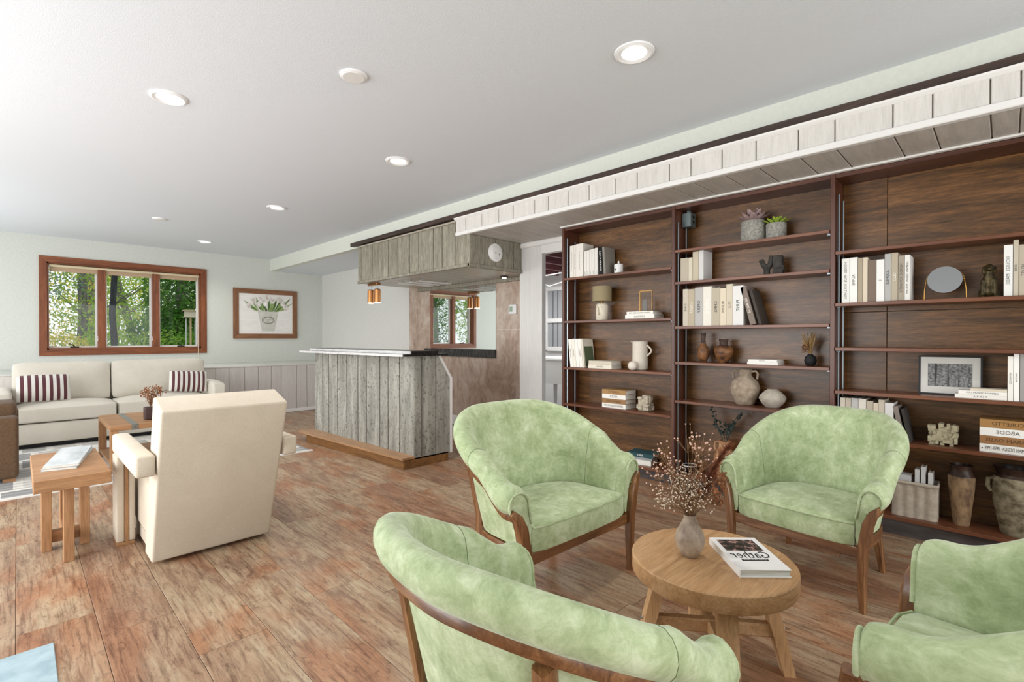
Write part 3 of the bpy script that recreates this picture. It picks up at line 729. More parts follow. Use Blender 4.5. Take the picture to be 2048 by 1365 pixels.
# --- first bay, top shelf
z = S1[0]
book(2.928, 2.972, z, .308, 'e9e5dc', 'tall white book with dotted spine at the doorway end, first bay top shelf', 'M A G A Z I N E  N O T E S', 'inkgrey', size=.016)
book(2.900, 2.927, z, .31, 'e8e3d9', 'tall white book with dotted spine, second from the doorway end of the top shelf', 'A R C H I T E C T U R E', 'inkgrey', size=.014)
book(2.815, 2.899, z, .315, 'ebe6dd', 'thickest tall white book on the first bay top shelf, dotted spine', 'I N T E R I O R S  N O W', 'inkgrey', size=.016)
for i in range(5):
    a = 2.652 + i * .031
    book(a, a + .030, z, .252 - .004 * i, 'e9e6df', 'slim white journal, one of five beside the tall white books', '', 'inkgrey', pub='MODE', group='slim white journals on the top shelf')
book(2.592, 2.630, z, .255, '1a1a1b', 'black leaning book with white block letters on its spine, top shelf', 'YOU & HEAVEN', 'inkwhite', lean=.06, size=.026)
book(2.560, 2.584, z, .25, '8f8b83', 'grey leaning book behind the candle, top shelf', '', lean=.075)
cd = thing('candle_jar', 'white ceramic candle jar with knob on the first bay top shelf', 'candle jar', (3.83, 2.47, z))
MB().lathe([(.038, 0), (.04, .004), (.04, .082), (.037, .088), (.03, .088)], n=28).build('jar', M['white_gloss'], cd, smooth=40)
MB().ball((0, 0, .104), .009, rz=.016).build('knob', M['white_gloss'], cd, smooth=60)
MB().box(-.0412, -.004, .03, -.0400, .014, .045).build('label_print', M['inkgrey'], cd)
# --- first bay, second shelf: face lamp, two flat books, glass frame
z = S1[1]
lm = thing('table_lamp', 'small table lamp with carved face base and khaki drum shade', 'lamp', (3.84, 2.655, z))
bod = mottled('lamp_plaster', 'd8cfba', 'e3dcc9', 40, .8, .1)
base = MB().lathe([(.052, 0), (.056, .006), (.057, .13), (.05, .15), (.03, .158), (.018, .16)], n=32).build('base', bod, lm, smooth=50)
MB().tube([(-.056, .028, .118), (-.062, .014, .128), (-.065, .004, .118), (-.070, 0, .08), (-.076, -.004, .05), (-.066, -.006, .045)], [.003, .004, .005, .006, .007, .004], 7).build('face_nose', bod, base, smooth=60)
MB().tube([(-.0562, -.01, .118), (-.054, -.024, .126), (-.05, -.034, .112)], .003, 6).tube([(-.056, .014, .028), (-.060, .0, .026), (-.056, -.014, .028)], .003, 6).build('face_lines', bod, base)
MB().tube([(0, 0, .158), (0, 0, .18)], .012, 10).build('neck', M['brass'], lm)
MB().lathe([(.088, .175), (.088, .312), (.086, .312), (.086, .175)], n=36, cap=False).build('shade', mottled('khaki_shade', '8f8264', '9e9172', 200, .9, .1), lm, smooth=40)
flatbook(2.08, 2.36, z, .036, 'efede6', 'white book with large title lying under another on the second shelf', 'LUSCIOUS', 'ink', dot=False)
flatbook(2.09, 2.345, z + .036, .027, 'edeae2', 'thinner white book lying on the LUSCIOUS book', 'GERMAN DESIGN FROM 1949', 'inkgrey')
pf = thing('photo_stand', 'slim bronze framed glass photo stand with a grey bar on the flat books', 'photo stand', (3.84, 2.2, z + .064))
mb = MB()
for a in [(-.004, -.06, 0, .004, -.056, .18), (-.004, .056, 0, .004, .06, .18), (-.004, -.056, .176, .004, .056, .18), (-.004, -.056, 0, .004, .056, .004)]: mb.box(*a)
mb.build('wire_frame', M['brass'], pf)
MB().box(-.002, -.055, .005, .002, .055, .175).build('glass', M['glass'], pf)
MB().box(-.008, -.012, .004, -.003, .03, .105).build('grey_bar', plain('smoky_grey', '6a6864', .4), pf)
# --- first bay, third shelf
z = S1[2]
cols = [('efece4', 'ACE LACE', 'ink', 'white leaning book with black title at the end of the third shelf'), ('ece6da', 'HEAVEN', 'inkgrey', 'ivory leaning book with grey title on the third shelf'), ('f0ece6', '', 'ink', 'plain white leaning book in the third shelf row'), ('efe9e2', 'SUMMER', 'inktan', 'white leaning book with brown title on the third shelf'), ('d8d2c3', '', 'ink', 'cream book with a dark green cover panel leaning at the row end, third shelf')]
y = 2.965
for i, (c, tt, ink, lab) in enumerate(cols):
    w = .036 if i < 4 else .02
    r = book(y - w, y, z, .268 + .003 * (i % 2), c, lab, tt, ink, lean=.11, size=.018); y -= w + .0015
    if i == 4: MB().box(.02, -w / 2 - .0002, .01, .155, -w / 2 + .0004, .20).build('cover_panel', cover('56634a'), r)
flatbook(2.50, 2.755, z, .034, 'e6dfce', 'cream book lying at the bottom of the pair beside the jug', 'DESIGN', 'inkgrey', depth=.17)
flatbook(2.50, 2.75, z + .034, .036, 'cfc7b4', 'beige book lying on the cream one beside the jug', '', depth=.165)
jg = thing('ceramic_jug', 'tall cream ceramic jug with ring handle on the third shelf', 'jug', (3.872, 2.275, z))
crm = mottled('cream_ceramic', 'd3cabb', 'dcd4c6', 50, .7)
MB().lathe([(.055, 0), (.066, .012), (.068, .06), (.067, .235), (.066, .25), (.063, .25), (.063, .03), (.03, .02)], n=32).build('body', crm, jg, smooth=50)
MB().loft([[(.0, .06, .19), (-.018, .062, .2), (.018, .062, .2)], [(0, .075, .225), (-.022, .066, .23), (.022, .066, .23)], [(0, .098, .249), (-.026, .062, .249), (.026, .062, .249)]]).build('spout', crm, jg, smooth=60)
MB().tube([(0, -.066 - .042 * math.sin(PI * k / 10), .215 - .09 * k / 10) for k in range(11)], .008, 8).build('handle', crm, jg, smooth=60)
bl = MB().ball((0, 0, .04), .04, n=20, m=12).build('ceramic_ball', mottled('pale_ceramic', 'd9d1c4', 'e2dace', 40, .7), None, smooth=60)
bl.location = (3.760, 2.285, z); bl['label'] = 'round cream ceramic ball resting in front of the jug'; bl['category'] = 'ball'
# --- first bay, fourth shelf
z = S1[3]
for i, (c, tt, ink, lab) in enumerate([('ece9e1', 'GERMAN DESIGN 1959-1999', 'inkgrey', 'white book at the bottom of the pile of four, fourth shelf'), ('9a7650', 'URBAN OASIS', 'inktan', 'tan book second from the bottom of the pile of four'), ('eeebe4', 'ABODE', 'inkgrey', 'white book third from the bottom of the pile of four'), ('a98458', 'CURETTO', 'inktan', 'tan book topmost of the pile of four, fourth shelf')]):
    flatbook(2.355, 2.60, z + i * .041, .040, c, lab, tt, ink, depth=.18)
def rock(name, label, loc, r, seed, mat, n=26):
    rng = random.Random(seed); mb = MB()
    mb.box(-r[0] * .7, -r[1] * .75, .004, r[0] * .7, r[1] * .75, r[2] * 1.7)
    for _ in range(n):
        c = [rng.uniform(-.8, .8) * r[0], rng.uniform(-.8, .8) * r[1], rng.uniform(.15, 1.8) * r[2]]; s = [rng.uniform(.15, .38) * q for q in r]
        mb.box(c[0] - s[0], c[1] - s[1], max(0, c[2] - s[2]), c[0] + s[0], c[1] + s[1], c[2] + s[2], min(s) * .25, 1, None)
    o = mb.build(name, mat, None, loc=loc); o['label'] = label; o['category'] = 'ornament'; return o
stone = mottled('pitted_coral', 'a59a86', 'cdc4b1', 70, .95, .8)
o = rock('coral_ornament', 'rough grey beige coral lump on the fourth shelf', (3.83, 2.2, z), (.055, .062, .066), 3, stone, 46)
# --- first bay, bottom shelf
z = S1[4]
flatbook(2.13, 2.36, z, .042, 'e8e5de', 'thick white book lying at the bottom of the small floor level pile', '', depth=.17, rz=.15)
flatbook(2.12, 2.35, z + .042, .022, '9a9d9c', 'grey book in the middle of the small floor level pile', '', depth=.17, rz=.15)
flatbook(2.11, 2.34, z + .064, .034, '2f5157', 'teal book on top of the small floor level pile', 'BIBLE', 'inkwhite', depth=.17, rz=.15)
# --- middle bay, first shelf: succulents
z = S2[0]
conc = mottled('speckled_concrete', '7f7d76', 'aba9a1', 60, .95, .5, 8)
def succulent(name, label, loc, pr, ph, lm_, rings, spread, lh, seed):
    rng = random.Random(seed); t = thing(name, label, 'plant', loc)
    MB().lathe([(pr * .96, 0), (pr, .006), (pr, ph - .004), (pr * .97, ph), (pr * .86, ph), (pr * .84, ph - .02)], n=36).build('pot', conc, t, smooth=40)
    for (nl, tilt, ln, off) in rings:
        for i in range(nl):
            a = 2 * PI * (i + off) / nl; d = Vector((math.cos(a), math.sin(a), 0)); s = Vector((-d.y, d.x, 0))
            up = (d * math.cos(tilt) + Vector((0, 0, 1)) * math.sin(tilt)); b = Vector((0, 0, ph - .012)) + d * pr * .18
            nrm = s.cross(up); w = ln * spread
            rg = []
            for q, wq in ((0, .35), (.3, .85), (.6, 1.0), (.85, .55), (1.0, .05)):
                p = b + up * ln * q + nrm * (-.10 * ln * math.sin(q * 2.2))
                rg.append([p + s * w * wq * .5, p + nrm * w * .16 * wq, p - s * w * wq * .5, p - nrm * w * .16 * wq])
            MB().loft(rg).build('leaf', lm_, t, smooth=60)
    return t
succulent('potted_succulent', 'mauve succulent in the larger speckled concrete pot', (3.845, 1.325, z), .084, .155, mottled('mauve_leaf', '8a7272', 'b39a98', 30, .7), [(9, .45, .115, 0), (7, .8, .115, .5), (5, 1.1, .11, .2), (3, 1.35, .1, 0)], .42, .1, 1)
succulent('potted_succulent', 'bright green succulent in the smaller speckled concrete pot', (3.845, 1.168, z), .066, .115, mottled('lime_leaf', '88a832', 'b7d158', 40, .6), [(9, .35, .095, 0), (7, .75, .075, .5), (5, 1.1, .065, .2)], .3, .1, 2)
# --- middle bay, second shelf
z = S2[1]
for (a, b, h, c, lab) in [(1.786, 1.849, .188, 'bdb3a0', 'beige clothbound book nearest the outlet box standards'), (1.750, 1.784, .186, 'd6ceba', 'short cream clothbound book beside the beige one, middle bay'), (1.701, 1.748, .228, 'c6bba5', 'tall sand clothbound book on the middle bay second shelf'), (1.661, 1.699, .232, 'd4d2d0', 'tall pale grey book ending the row of four, middle bay')]:
    book(a, b, z, h, c, lab, '')
ss = thing('stone_sculpture', 'dark grey branching stone sculpture with a squared block', 'sculpture', (3.85, 1.195, z))
ds = mottled('dark_stone', '35322f', '4c4945', 40, .85, .5)
MB().tube([(0, .035, 0), (0, .036, .055), (.0, .03, .075)], [.022, .022, .02], 10).tube([(0, .035, .045), (0, .06, .085), (0, .076, .12)], [.02, .018, .017], 10).tube([(0, .034, .05), (0, .01, .09), (0, .002, .145)], [.02, .019, .018], 10).build('branch', ds, ss, smooth=50)
MB().box(-.025, -.072, .0, .025, -.01, .045, .006, 2).box(-.025, -.070, .05, .025, -.008, .142, .008, 2).box(-.02, -.066, .04, .02, -.014, .055).box(-.02, -.078, .03, .02, -.066, .07, .004, 1).build('block', ds, ss)
# --- middle bay, third shelf
z = S2[2]
row = [(1.786, 1.829, .295, 'c8bfae', 'CAFE', 'ink', 'sand spined book first in the middle bay title row'), (1.731, 1.785, .292, 'b9ad97', 'OLLO', 'inkwhite', 'taupe book with white letters, middle bay third shelf'), (1.665, 1.730, .30, 'b9b7b3', 'OPERY', 'ink', 'grey book with black title, middle bay third shelf'), (1.597, 1.664, .303, 'e6e1d6', 'SUBLIME', 'inkwhite', 'wide off-white book with pale title, middle bay third shelf'), (1.534, 1.596, .288, 'bcb29f', 'CHRIS', 'ink', 'khaki book with black script title, middle bay third shelf'), (1.488, 1.533, .281, 'ded2bb', 'BLIONI', 'ink', 'cream book with tall black title, middle bay third shelf'), (1.440, 1.487, .309, 'd3c8b4', 'OLE', 'inkgrey', 'tallest beige book in the middle bay title row'), (1.364, 1.439, .292, 'e3e2df', 'FLINT', 'ink', 'thick white book with black title beside the leaning pair, middle bay')]
for a, b, h, c, tt, ink, lab in row: book(a, b, z, h, c, lab, tt, ink)
book(1.275, 1.315, z, .285, '85786f', 'mushroom brown book leaning on the white one, middle bay', 'GEORGE LEE', 'inkwhite', lean=.255, size=.02)
book(1.236, 1.256, z, .262, '463f3a', 'dark brown book leaning last in the row, middle bay', 'NOIR', 'inkgrey', lean=.262)
# --- middle bay, fourth shelf
z = S2[3]
rust = mottled('rust_glaze', '3a261b', '93633a', 18, .5, .3, 8, .4, 0, (1, 1, 1.4), .35, .68)
dkc = mottled('dark_glaze', '3a2a25', '55423a', 30, .5, .2)
def vessel(name, label, cat, loc, prof, mat, n=32, parts=()):
    t = thing(name, label, cat, loc)
    MB().lathe(prof, n=n).build('body', mat, t, smooth=50)
    return t
t = vessel('bottle_vase', 'small round amber brown bottle vase with a tall dark neck', 'vase', (3.85, 1.70, z), [(.022, 0), (.026, .006), (.045, .05), (.048, .075), (.04, .115), (.022, .14), (.016, .15)], rust)
MB().lathe([(.017, .148), (.016, .19), (.02, .225), (.022, .232), (.017, .232)], n=24).build('neck', dkc, t, smooth=50)
t = vessel('round_vase', 'wide amber brown vase with short dark neck', 'vase', (3.85, 1.54, z), [(.034, 0), (.036, .006), (.058, .045), (.07, .085), (.064, .115), (.04, .13)], rust)
MB().lathe([(.041, .128), (.03, .137), (.032, .17), (.037, .182), (.03, .182)], n=24).build('neck', dkc, t, smooth=50)
flatbook(1.13, 1.335, z, .018, 'f0eee8', 'thin white book lying under another beside the black vase', '', depth=.16)
flatbook(1.135, 1.33, z + .018, .018, 'efece6', 'thin white book with spaced title lying on top, middle bay', 'S T A R T', 'inkgrey', depth=.16)
t = vessel('black_bud_vase', 'small matte black round vase of dried grasses', 'vase', (3.85, .95, z), [(.018, 0), (.03, .008), (.038, .036), (.032, .062), (.015, .078), (.012, .082), (.010, .080)], plain('matte_black', '1c1c1e', .7))
rg = random.Random(12); straw = mottled('dry_straw', '8c6a3f', 'c9a874', 60, .9)
mb = MB()
for _ in range(40):
    a = rg.uniform(0, 2 * PI); sp_ = rg.uniform(.2, 1.0); h = rg.uniform(.08, .155)
    e = Vector((math.cos(a) * .055 * sp_, math.sin(a) * .075 * sp_ - .01, .078 + h))
    mb.tube([(0, 0, .07), e * .5 + Vector((0, 0, .045)), e], [.0012, .0015, .0025], 4)
o = mb.build('dried_grass', straw, t); o['kind'] = 'stuff'
mb = MB()
for _ in range(40): mb.ball((rg.gauss(-.01, .014), rg.gauss(.028, .012), .12 + rg.gauss(0, .018)), .005, n=5, m=4)
o = mb.build('dried_flower_head', mottled('rust_petals', '5f3519', '8a5a30', 60, .9), t); o['kind'] = 'stuff'
# --- middle bay, fifth shelf
z = S2[4]
clay = mottled('chalky_clay', '8f7f6c', 'b5a593', 26, .95, .6, 9)
t = vessel('two_handled_urn', 'chalky beige clay urn with two small handles', 'urn', (3.855, 1.382, z), [(.055, 0), (.065, .01), (.095, .08), (.102, .125), (.09, .17), (.058, .205), (.043, .22), (.046, .255), (.052, .265), (.046, .266), (.038, .25)], clay, 36)
for s in (-1, 1):
    MB().tube([(0, s * .045, .25), (0, s * .075, .255), (0, s * .09, .235), (0, s * .085, .195)], [.008, .009, .009, .008], 8).build('handle', clay, t, smooth=60)
vessel('squat_vase', 'squat pale stone vase with a narrow flat mouth', 'vase', (3.835, 1.186, z), [(.043, 0), (.05, .006), (.078, .04), (.089, .066), (.082, .085), (.05, .118), (.034, .126), (.034, .132), (.028, .132)], mottled('pale_stoneware', 'a9a093', 'bfb6a8', 30, .8, .2), 36)
# --- middle bay, bottom shelf: terracotta jug with eucalyptus, dark bowl
z = S2[5]
terra = mottled('worn_terracotta', '9a6c4a', 'c79d78', 22, .9, .4, 8)
t = vessel('terracotta_jug', 'worn terracotta jug holding dark eucalyptus on the bottom shelf', 'jug', (3.85, 1.53, z), [(.05, 0), (.055, .01), (.08, .10), (.078, .17), (.05, .23), (.042, .245), (.042, .285), (.048, .295), (.04, .295), (.036, .26)], terra)
MB().tube([(0, .042, .28), (0, .07, .275), (0, .078, .24), (0, .065, .21)], .009, 8).build('handle', terra, t, smooth=60)
euc = mottled('dark_eucalyptus', '1e2a27', '3a4a45', 40, .8); re_ = random.Random(9)
for e in [(.0, .085, .46), (-.02, .10, .54), (0, -.03, .42), (.01, -.09, .5), (-.02, -.13, .52), (.02, .02, .44)]:
    st = MB().tube([(0, 0, .26), Vector(e) * .55 + Vector((0, 0, .12)), e], [.0025, .002, .001], 5).build('stem', euc, t)
    mb = MB(); a = Vector((0, 0, .29)); b = Vector(e)
    for k in range(16):
        q = a.lerp(b, .25 + .75 * k / 15) + Vector((re_.gauss(0, .006), re_.gauss(0, .01), re_.gauss(0, .006)))
        d = Vector((re_.gauss(0, .5), re_.gauss(0, 1), re_.uniform(.2, 1))).normalized() * .03; w = d.orthogonal().normalized() * .009
        mb.add([q, q + d * .5 + w, q + d, q + d * .5 - w], [(0, 1, 2, 3)])
    mb.build('leaf_spray', euc, st, kind='stuff')
t = vessel('dark_bowl', 'small black bowl with a white rim beside the standards', 'bowl', (3.83, 1.80, z), [(.022, 0), (.05, .03), (.056, .06), (.052, .06), (.02, .02)], plain('black_glaze', '161617', .4))
MB().lathe([(.057, .058), (.0575, .064), (.053, .064), (.0525, .058)], n=32, cap=False).build('rim', M['white_gloss'], t)
# --- right bay, second shelf
z = S3[1]
row = [(.709, .752, .285, 'e9e8e3', 'HOUSES  MADE  FOR LIVING', 'inkgrey', 'first white book by the steel standards, right bay upper row'), (.667, .708, .287, 'efeee9', 'ALPINE', 'ink', 'second white book with black title, right bay upper row'), (.640, .666, .28, 'a89c88', '', 'ink', 'narrow tan book between white and cream, right bay upper row'), (.614, .639, .28, 'd9ccb6', '', 'ink', 'narrow cream book in the right bay upper row'), (.571, .613, .26, '7d6e62', '', 'ink', 'short brown clothbound book in the right bay upper row'), (.530, .570, .259, 'eeedea', 'II', 'inkgrey', 'short white book with faint title, right bay upper row'), (.497, .529, .29, 'b4b3b0', 'ASSEMBLE', 'ink', 'tall grey book titled in bold black capitals'), (.464, .496, .292, 'b7ab97', 'OLLO', 'inkwhite', 'tall khaki book with white letters, right bay upper row'), (.433, .463, .272, 'a69b8c', 'NORDIC ROMANTIC', 'inkgrey', 'taupe book with narrow title, right bay upper row'), (.407, .432, .272, 'e6e4de', 'GERMAN DESIGN 1959-1999', 'ink', 'slim white book ending the right bay upper row')]
for a, b, h, c, tt, ink, lab in row: book(a, b, z, h, c, lab, tt, ink, size=min(.022, (b - a) * .62))
mt = thing('tabletop_mirror', 'oval tabletop mirror on a thin brass arch stand', 'mirror', (3.84, .255, z))
MB().lathe([(.0005, -.004), (.078, -.004), (.080, 0), (.078, .004), (.0005, .004)], n=40, cap=False).build('mirror_glass', plain('silvered_glass', 'aeb2b5', .06, 1.0), mt, loc=(-.02, 0, .115), rot=(0, PI / 2 + .12, 0), smooth=40)
mb = MB().tube([(0, -.094, 0), (0, -.092, .06), (0, -.083, .12)] + [(0, -.083 * math.cos(PI * k / 12), .12 + .06 * math.sin(PI * k / 12)) for k in range(1, 12)] + [(0, .083, .12), (0, .092, .06), (0, .094, 0)], .0028, 7)
mb.build('stand', M['brass'], mt, smooth=60)
for s in (-1, 1): MB().ball((-.012, s * .083, .115), .006).build('pivot', M['brass'], mt, smooth=60)
# dog figurine
dg_ = thing('dog_figurine', 'dark bronze sitting dog figurine with long ears', 'figurine', (3.84, .068, z))
brz = mottled('aged_bronze', '2a2415', '5a4d2c', 40, .45, .2, 5, .5, .5)
mb = MB()
mb.ball((.012, 0, .04), .042, .036, .042).tube([(.018, 0, .04), (.008, 0, .09), (-.004, 0, .125), (-.008, 0, .15)], [.034, .033, .024, .017], 12)
mb.ball((-.010, 0, .165), .025, .022, .023).tube([(-.02, 0, .163), (-.045, 0, .157)], [.015, .010], 10).ball((-.046, 0, .158), .0095)
for s in (-1, 1):
    mb.ball((-.004, s * .024, .155), .010, .007, .024).tube([(-.012, s * .022, .10), (-.022, s * .025, .05), (-.022, s * .025, .0)], [.014, .010, .010], 10).ball((-.03, s * .025, .007), .014, .011, .008)
    mb.ball((.02, s * .03, .028), .034, .016, .028).ball((-.008, s * .038, .008), .022, .010, .009)
mb.tube([(.05, 0, .012), (.06, .02, .01), (.05, .04, .008)], [.008, .007, .005], 8)
o = mb.build('body', brz, dg_)
rm = o.modifiers.new('fuse', 'REMESH'); rm.mode = 'VOXEL'; rm.voxel_size = .0032; rm.use_smooth_shade = True
sm2 = o.modifiers.new('soft', 'SMOOTH'); sm2.iterations = 4
dg = bpy.context.evaluated_depsgraph_get(); dg.update()
nm = bpy.data.meshes.new_from_object(o.evaluated_get(dg)); o.modifiers.clear(); o.data = nm; nm.shade_smooth()
for a, b, h, c, tt, ink, lab in [(-.024, .011, .275, 'e9e8e4', 'HOUSES  MADE', 'inkgrey', 'white book beside the bronze dog, right bay upper shelf'), (-.046, -.025, .298, 'c3b9a6', 'CHRIS', 'ink', 'tallest beige book past the bronze dog, right bay'), (-.078, -.047, .27, 'b9ae9b', 'VELVET', 'inkgrey', 'khaki book at the far end past the bronze dog')]:
    book(a, b, z, h, c, lab, tt, ink)
# --- right bay, fourth shelf: framed photo, flat books, standing books
z = S3[3]
fr = thing('framed_photo', 'black framed black and white forest photograph leaning on the shelf', 'picture', (3.885, .235, z), 0)
fr.rotation_euler = (0, math.radians(5), 0)
w, h, b = .142, .232, .009
MB().box(-.012, -w, 0, 0, w, b).box(-.012, -w, h - b, 0, w, h).box(-.012, -w, b, 0, -w + b, h - b).box(-.012, w - b, b, 0, w, h - b).build('frame', M['black'], fr)
MB().box(-.006, -w + b, b, -.003, w - b, h - b).build('mat_board', plain('mat_board', 'd4d2cc', .9), fr)
def forest_print():
    t = NT('forest_print'); v = t.coord((1, 34, 1.5), False); f = t.noise(v, 1.0, 2, .4, .15)
    g = t.noise(t.coord((1, 1, 1), False), 90, 6, .7)
    c = t.ramp(g, [(.35, '242424'), (.7, 'a4a4a4')]); c = t.mix(c, t.ramp(f, [(.40, '1c1c1c'), (.45, 'ffffff')]), .9, 'MULTIPLY')
    t.base(c); return t.fin(.4)
MB().box(-.0075, -.098, .05, -.0062, .098, .185).build('print', forest_print(), fr)
flatbook(-.005, .205, z, .022, 'ebe8df', 'bottom white book of the flat pile before the framed photo', 'T E R R A', 'inkgrey', depth=.1)
flatbook(-.005, .19, z + .022, .021, 'f0ede6', 'middle white book of the flat pile before the framed photo', 'GERMAN DESIGN 1959', 'inkgrey', depth=.1)
flatbook(-.005, .14, z + .043, .014, 'd7cdb9', 'beige book topmost of the flat pile before the framed photo', '', depth=.09)
for a, b_, hh, c, tt, ink, lab in [(-.0285, -.0065, .238, 'ece9e1', 'ADVANCED', 'inkgrey', 'white standing book touching the flat pile, right bay'), (-.0515, -.0295, .253, 'f1efea', 'FANTASIA', 'ink', 'white standing book with a dark green mark, right bay'), (-.077, -.0525, .254, '9b9995', '', 'ink', 'grey standing book last on the framed photo shelf')]:
    book(a, b_, z, hh, c, lab, tt, ink, size=.011)
# --- right bay, fifth shelf
z = S3[4]
row = [(.730, .757, .24, 'd3cabb', '', 'ink', 'sand book by the steel standards, right bay lower row'), (.699, .729, .24, 'c4b9a8', '', 'ink', 'taupe book second in the right bay lower row'), (.661, .698, .242, 'c1bfbc', '', 'ink', 'grey book third in the right bay lower row'), (.620, .660, .242, 'e2ddd2', 'SUBLIME', 'inkwhite', 'off-white book fourth in the right bay lower row'), (.584, .619, .231, 'c0b6a4', 'CHRIS', 'ink', 'khaki book fifth in the right bay lower row'), (.558, .583, .222, 'd9cdb7', 'BLIONI', 'ink', 'short cream book in the right bay lower row'), (.526, .557, .244, 'cdc2af', '', 'ink', 'tallest beige book in the right bay lower row'), (.482, .525, .228, 'e1e0dc', 'ELINT', 'ink', 'white book with black title in the right bay lower row')]
for a, b, h, c, tt, ink, lab in row: book(a, b, z, h, c, lab, tt, ink)
book(.422, .447, z, .212, '8a8078', 'taupe book leaning beside the stone maze ornament', '', lean=.19)
book(.396, .411, z, .20, '3e3a37', 'dark book leaning last before the stone maze ornament', 'NOIR', 'inkgrey', lean=.19)
rm_ = random.Random(77); mb = MB(); sandm = mottled('sandstone_blocks', 'a79f84', 'c6bd9f', 40, .9, .3)
mb.box(-.02, -.055, .03, .02, .055, .09)
for _ in range(46):
    cy, cz = rm_.uniform(-.062, .062), rm_.uniform(.014, .118); sy, sz, sx_ = rm_.choice([.007, .011, .018]), rm_.choice([.006, .010, .016]), rm_.uniform(.02, .035)
    mb.box(-sx_, cy - sy, max(0, cz - sz), sx_, cy + sy, cz + sz)
mb.box(-.025, -.05, 0, .02, -.032, .05).box(-.025, .03, 0, .02, .06, .05).box(-.024, -.01, .0, .02, .01, .04)
o = mb.build('stone_maze_ornament', sandm, None, loc=(3.84, .262, z)); o['label'] = 'pale sandstone ornament of interlocked blocks, right bay'; o['category'] = 'ornament'
for i, (c, tt, ink, lab) in enumerate([('e9e6df', 'GERMAN DESIGN 1959-1999', 'ink', 'white book at the bottom of the pile beside the stone maze'), ('9a7048', 'URBAN OASIS', 'inktan', 'brown book second in the pile beside the stone maze'), ('eeece6', 'ABODE', 'inkgrey', 'white book third in the pile beside the stone maze'), ('a57d4b', 'CURETTO', 'inktan', 'tan book topmost of the pile beside the stone maze')]):
    flatbook(-.12, .102, z + i * .045, .0445, c, lab, tt, ink, depth=.17, dot=(i == 0))
# --- right bay, bottom shelf: fluted bin of books, tall vase, big pot
z = S3[5]
bn = thing('fluted_planter', 'putty coloured fluted trough holding books on the bottom shelf', 'planter', (3.84, .385, z))
put_m = mottled('putty_ceramic', '9d9283', 'b0a596', 30, .85, .2)
def flute_ring(L, Wd, z_, amp):
    out = []
    n = 96; per = 2 * (L + Wd)
    for i in range(n):
        s = per * i / n
        if s < L: p = (-Wd / 2, L / 2 - s); nr = (-1, 0); q = s / L
        elif s < L + Wd: p = (-Wd / 2 + (s - L), -L / 2); nr = (0, -1); q = (s - L) / Wd
        elif s < 2 * L + Wd: p = (Wd / 2, -L / 2 + (s - L - Wd)); nr = (1, 0); q = (s - L - Wd) / L
        else: p = (Wd / 2 - (s - 2 * L - Wd), L / 2); nr = (0, 1); q = (s - 2 * L - Wd) / Wd
        a = amp * abs(math.sin(PI * s / .05))
        out.append((p[0] + nr[0] * a, p[1] + nr[1] * a, z_))
    return out
MB().loft([flute_ring(.20, .12, 0, .008), flute_ring(.205, .125, .2, .008), flute_ring(.195, .115, .2, 0), flute_ring(.195, .115, .06, 0)]).build('trough', put_m, bn, smooth=60)
MB().tube([(-.068, .108, .205), (-.068, -.108, .205), (.068, -.108, .205), (.068, .108, .205), (-.068, .108, .205)], .011, 8).build('rim', put_m, bn, smooth=50)
for dy, hh, tz in ((.373, .225, .05), (.345, .245, .12), (.312, .215, .08)):
    book(dy - .011, dy + .011, z + .0625, hh, 'c9c8c6', 'grey white book standing in the fluted trough', '', depth=.09, x=3.80, group='books standing in the trough')
for k in range(3):
    flatbook(.40, .475, z + .0625 + k * .062 + .0, .058, 'bdbcba', 'grey book stacked flat in the fluted trough', '', depth=.085, x=3.80, group='books stacked flat in the trough')
tv = thing('tall_vase', 'tall tapering brown clay vase with a dark lip', 'vase', (3.84, .178, z))
wcl = mottled('streaked_clay', '5f4936', 'a08463', 16, .75, .5, 9, .35, 0, (1.6, 1.6, .7))
dkg = mottled('dark_brown_glaze', '241813', '46332a', 24, .4, .1)
MB().lathe([(.034, 0), (.037, .006), (.058, .22), (.0605, .27), (.058, .282)], n=36).build('body', wcl, tv, smooth=50)
MB().lathe([(.0585, .28), (.052, .30), (.046, .315), (.050, .335), (.054, .345), (.047, .347), (.04, .31)], n=36).build('neck', dkg, tv, smooth=50)
bgp = thing('storage_pot', 'large mossy grey brown storage pot with a loop handle', 'pot', (3.85, -.045, z))
mos = mottled('mossy_clay', '554a38', '9b927a', 20, .95, .8, 9, .2, 0, (1, 1, 1.3))
MB().lathe([(.06, 0), (.066, .01), (.095, .17), (.1, .25), (.097, .3), (.09, .315)], n=40).build('body', mos, bgp, smooth=50)
MB().lathe([(.091, .313), (.08, .33), (.088, .355), (.096, .365), (.086, .368), (.075, .34), (.075, .30)], n=40).build('neck', dkg, bgp, smooth=50)
MB().tube([(-.02, .09, .30), (-.025, .112, .295), (-.025, .115, .255), (-.02, .1, .225)], .011, 8).build('handle', mos, bgp, smooth=60)

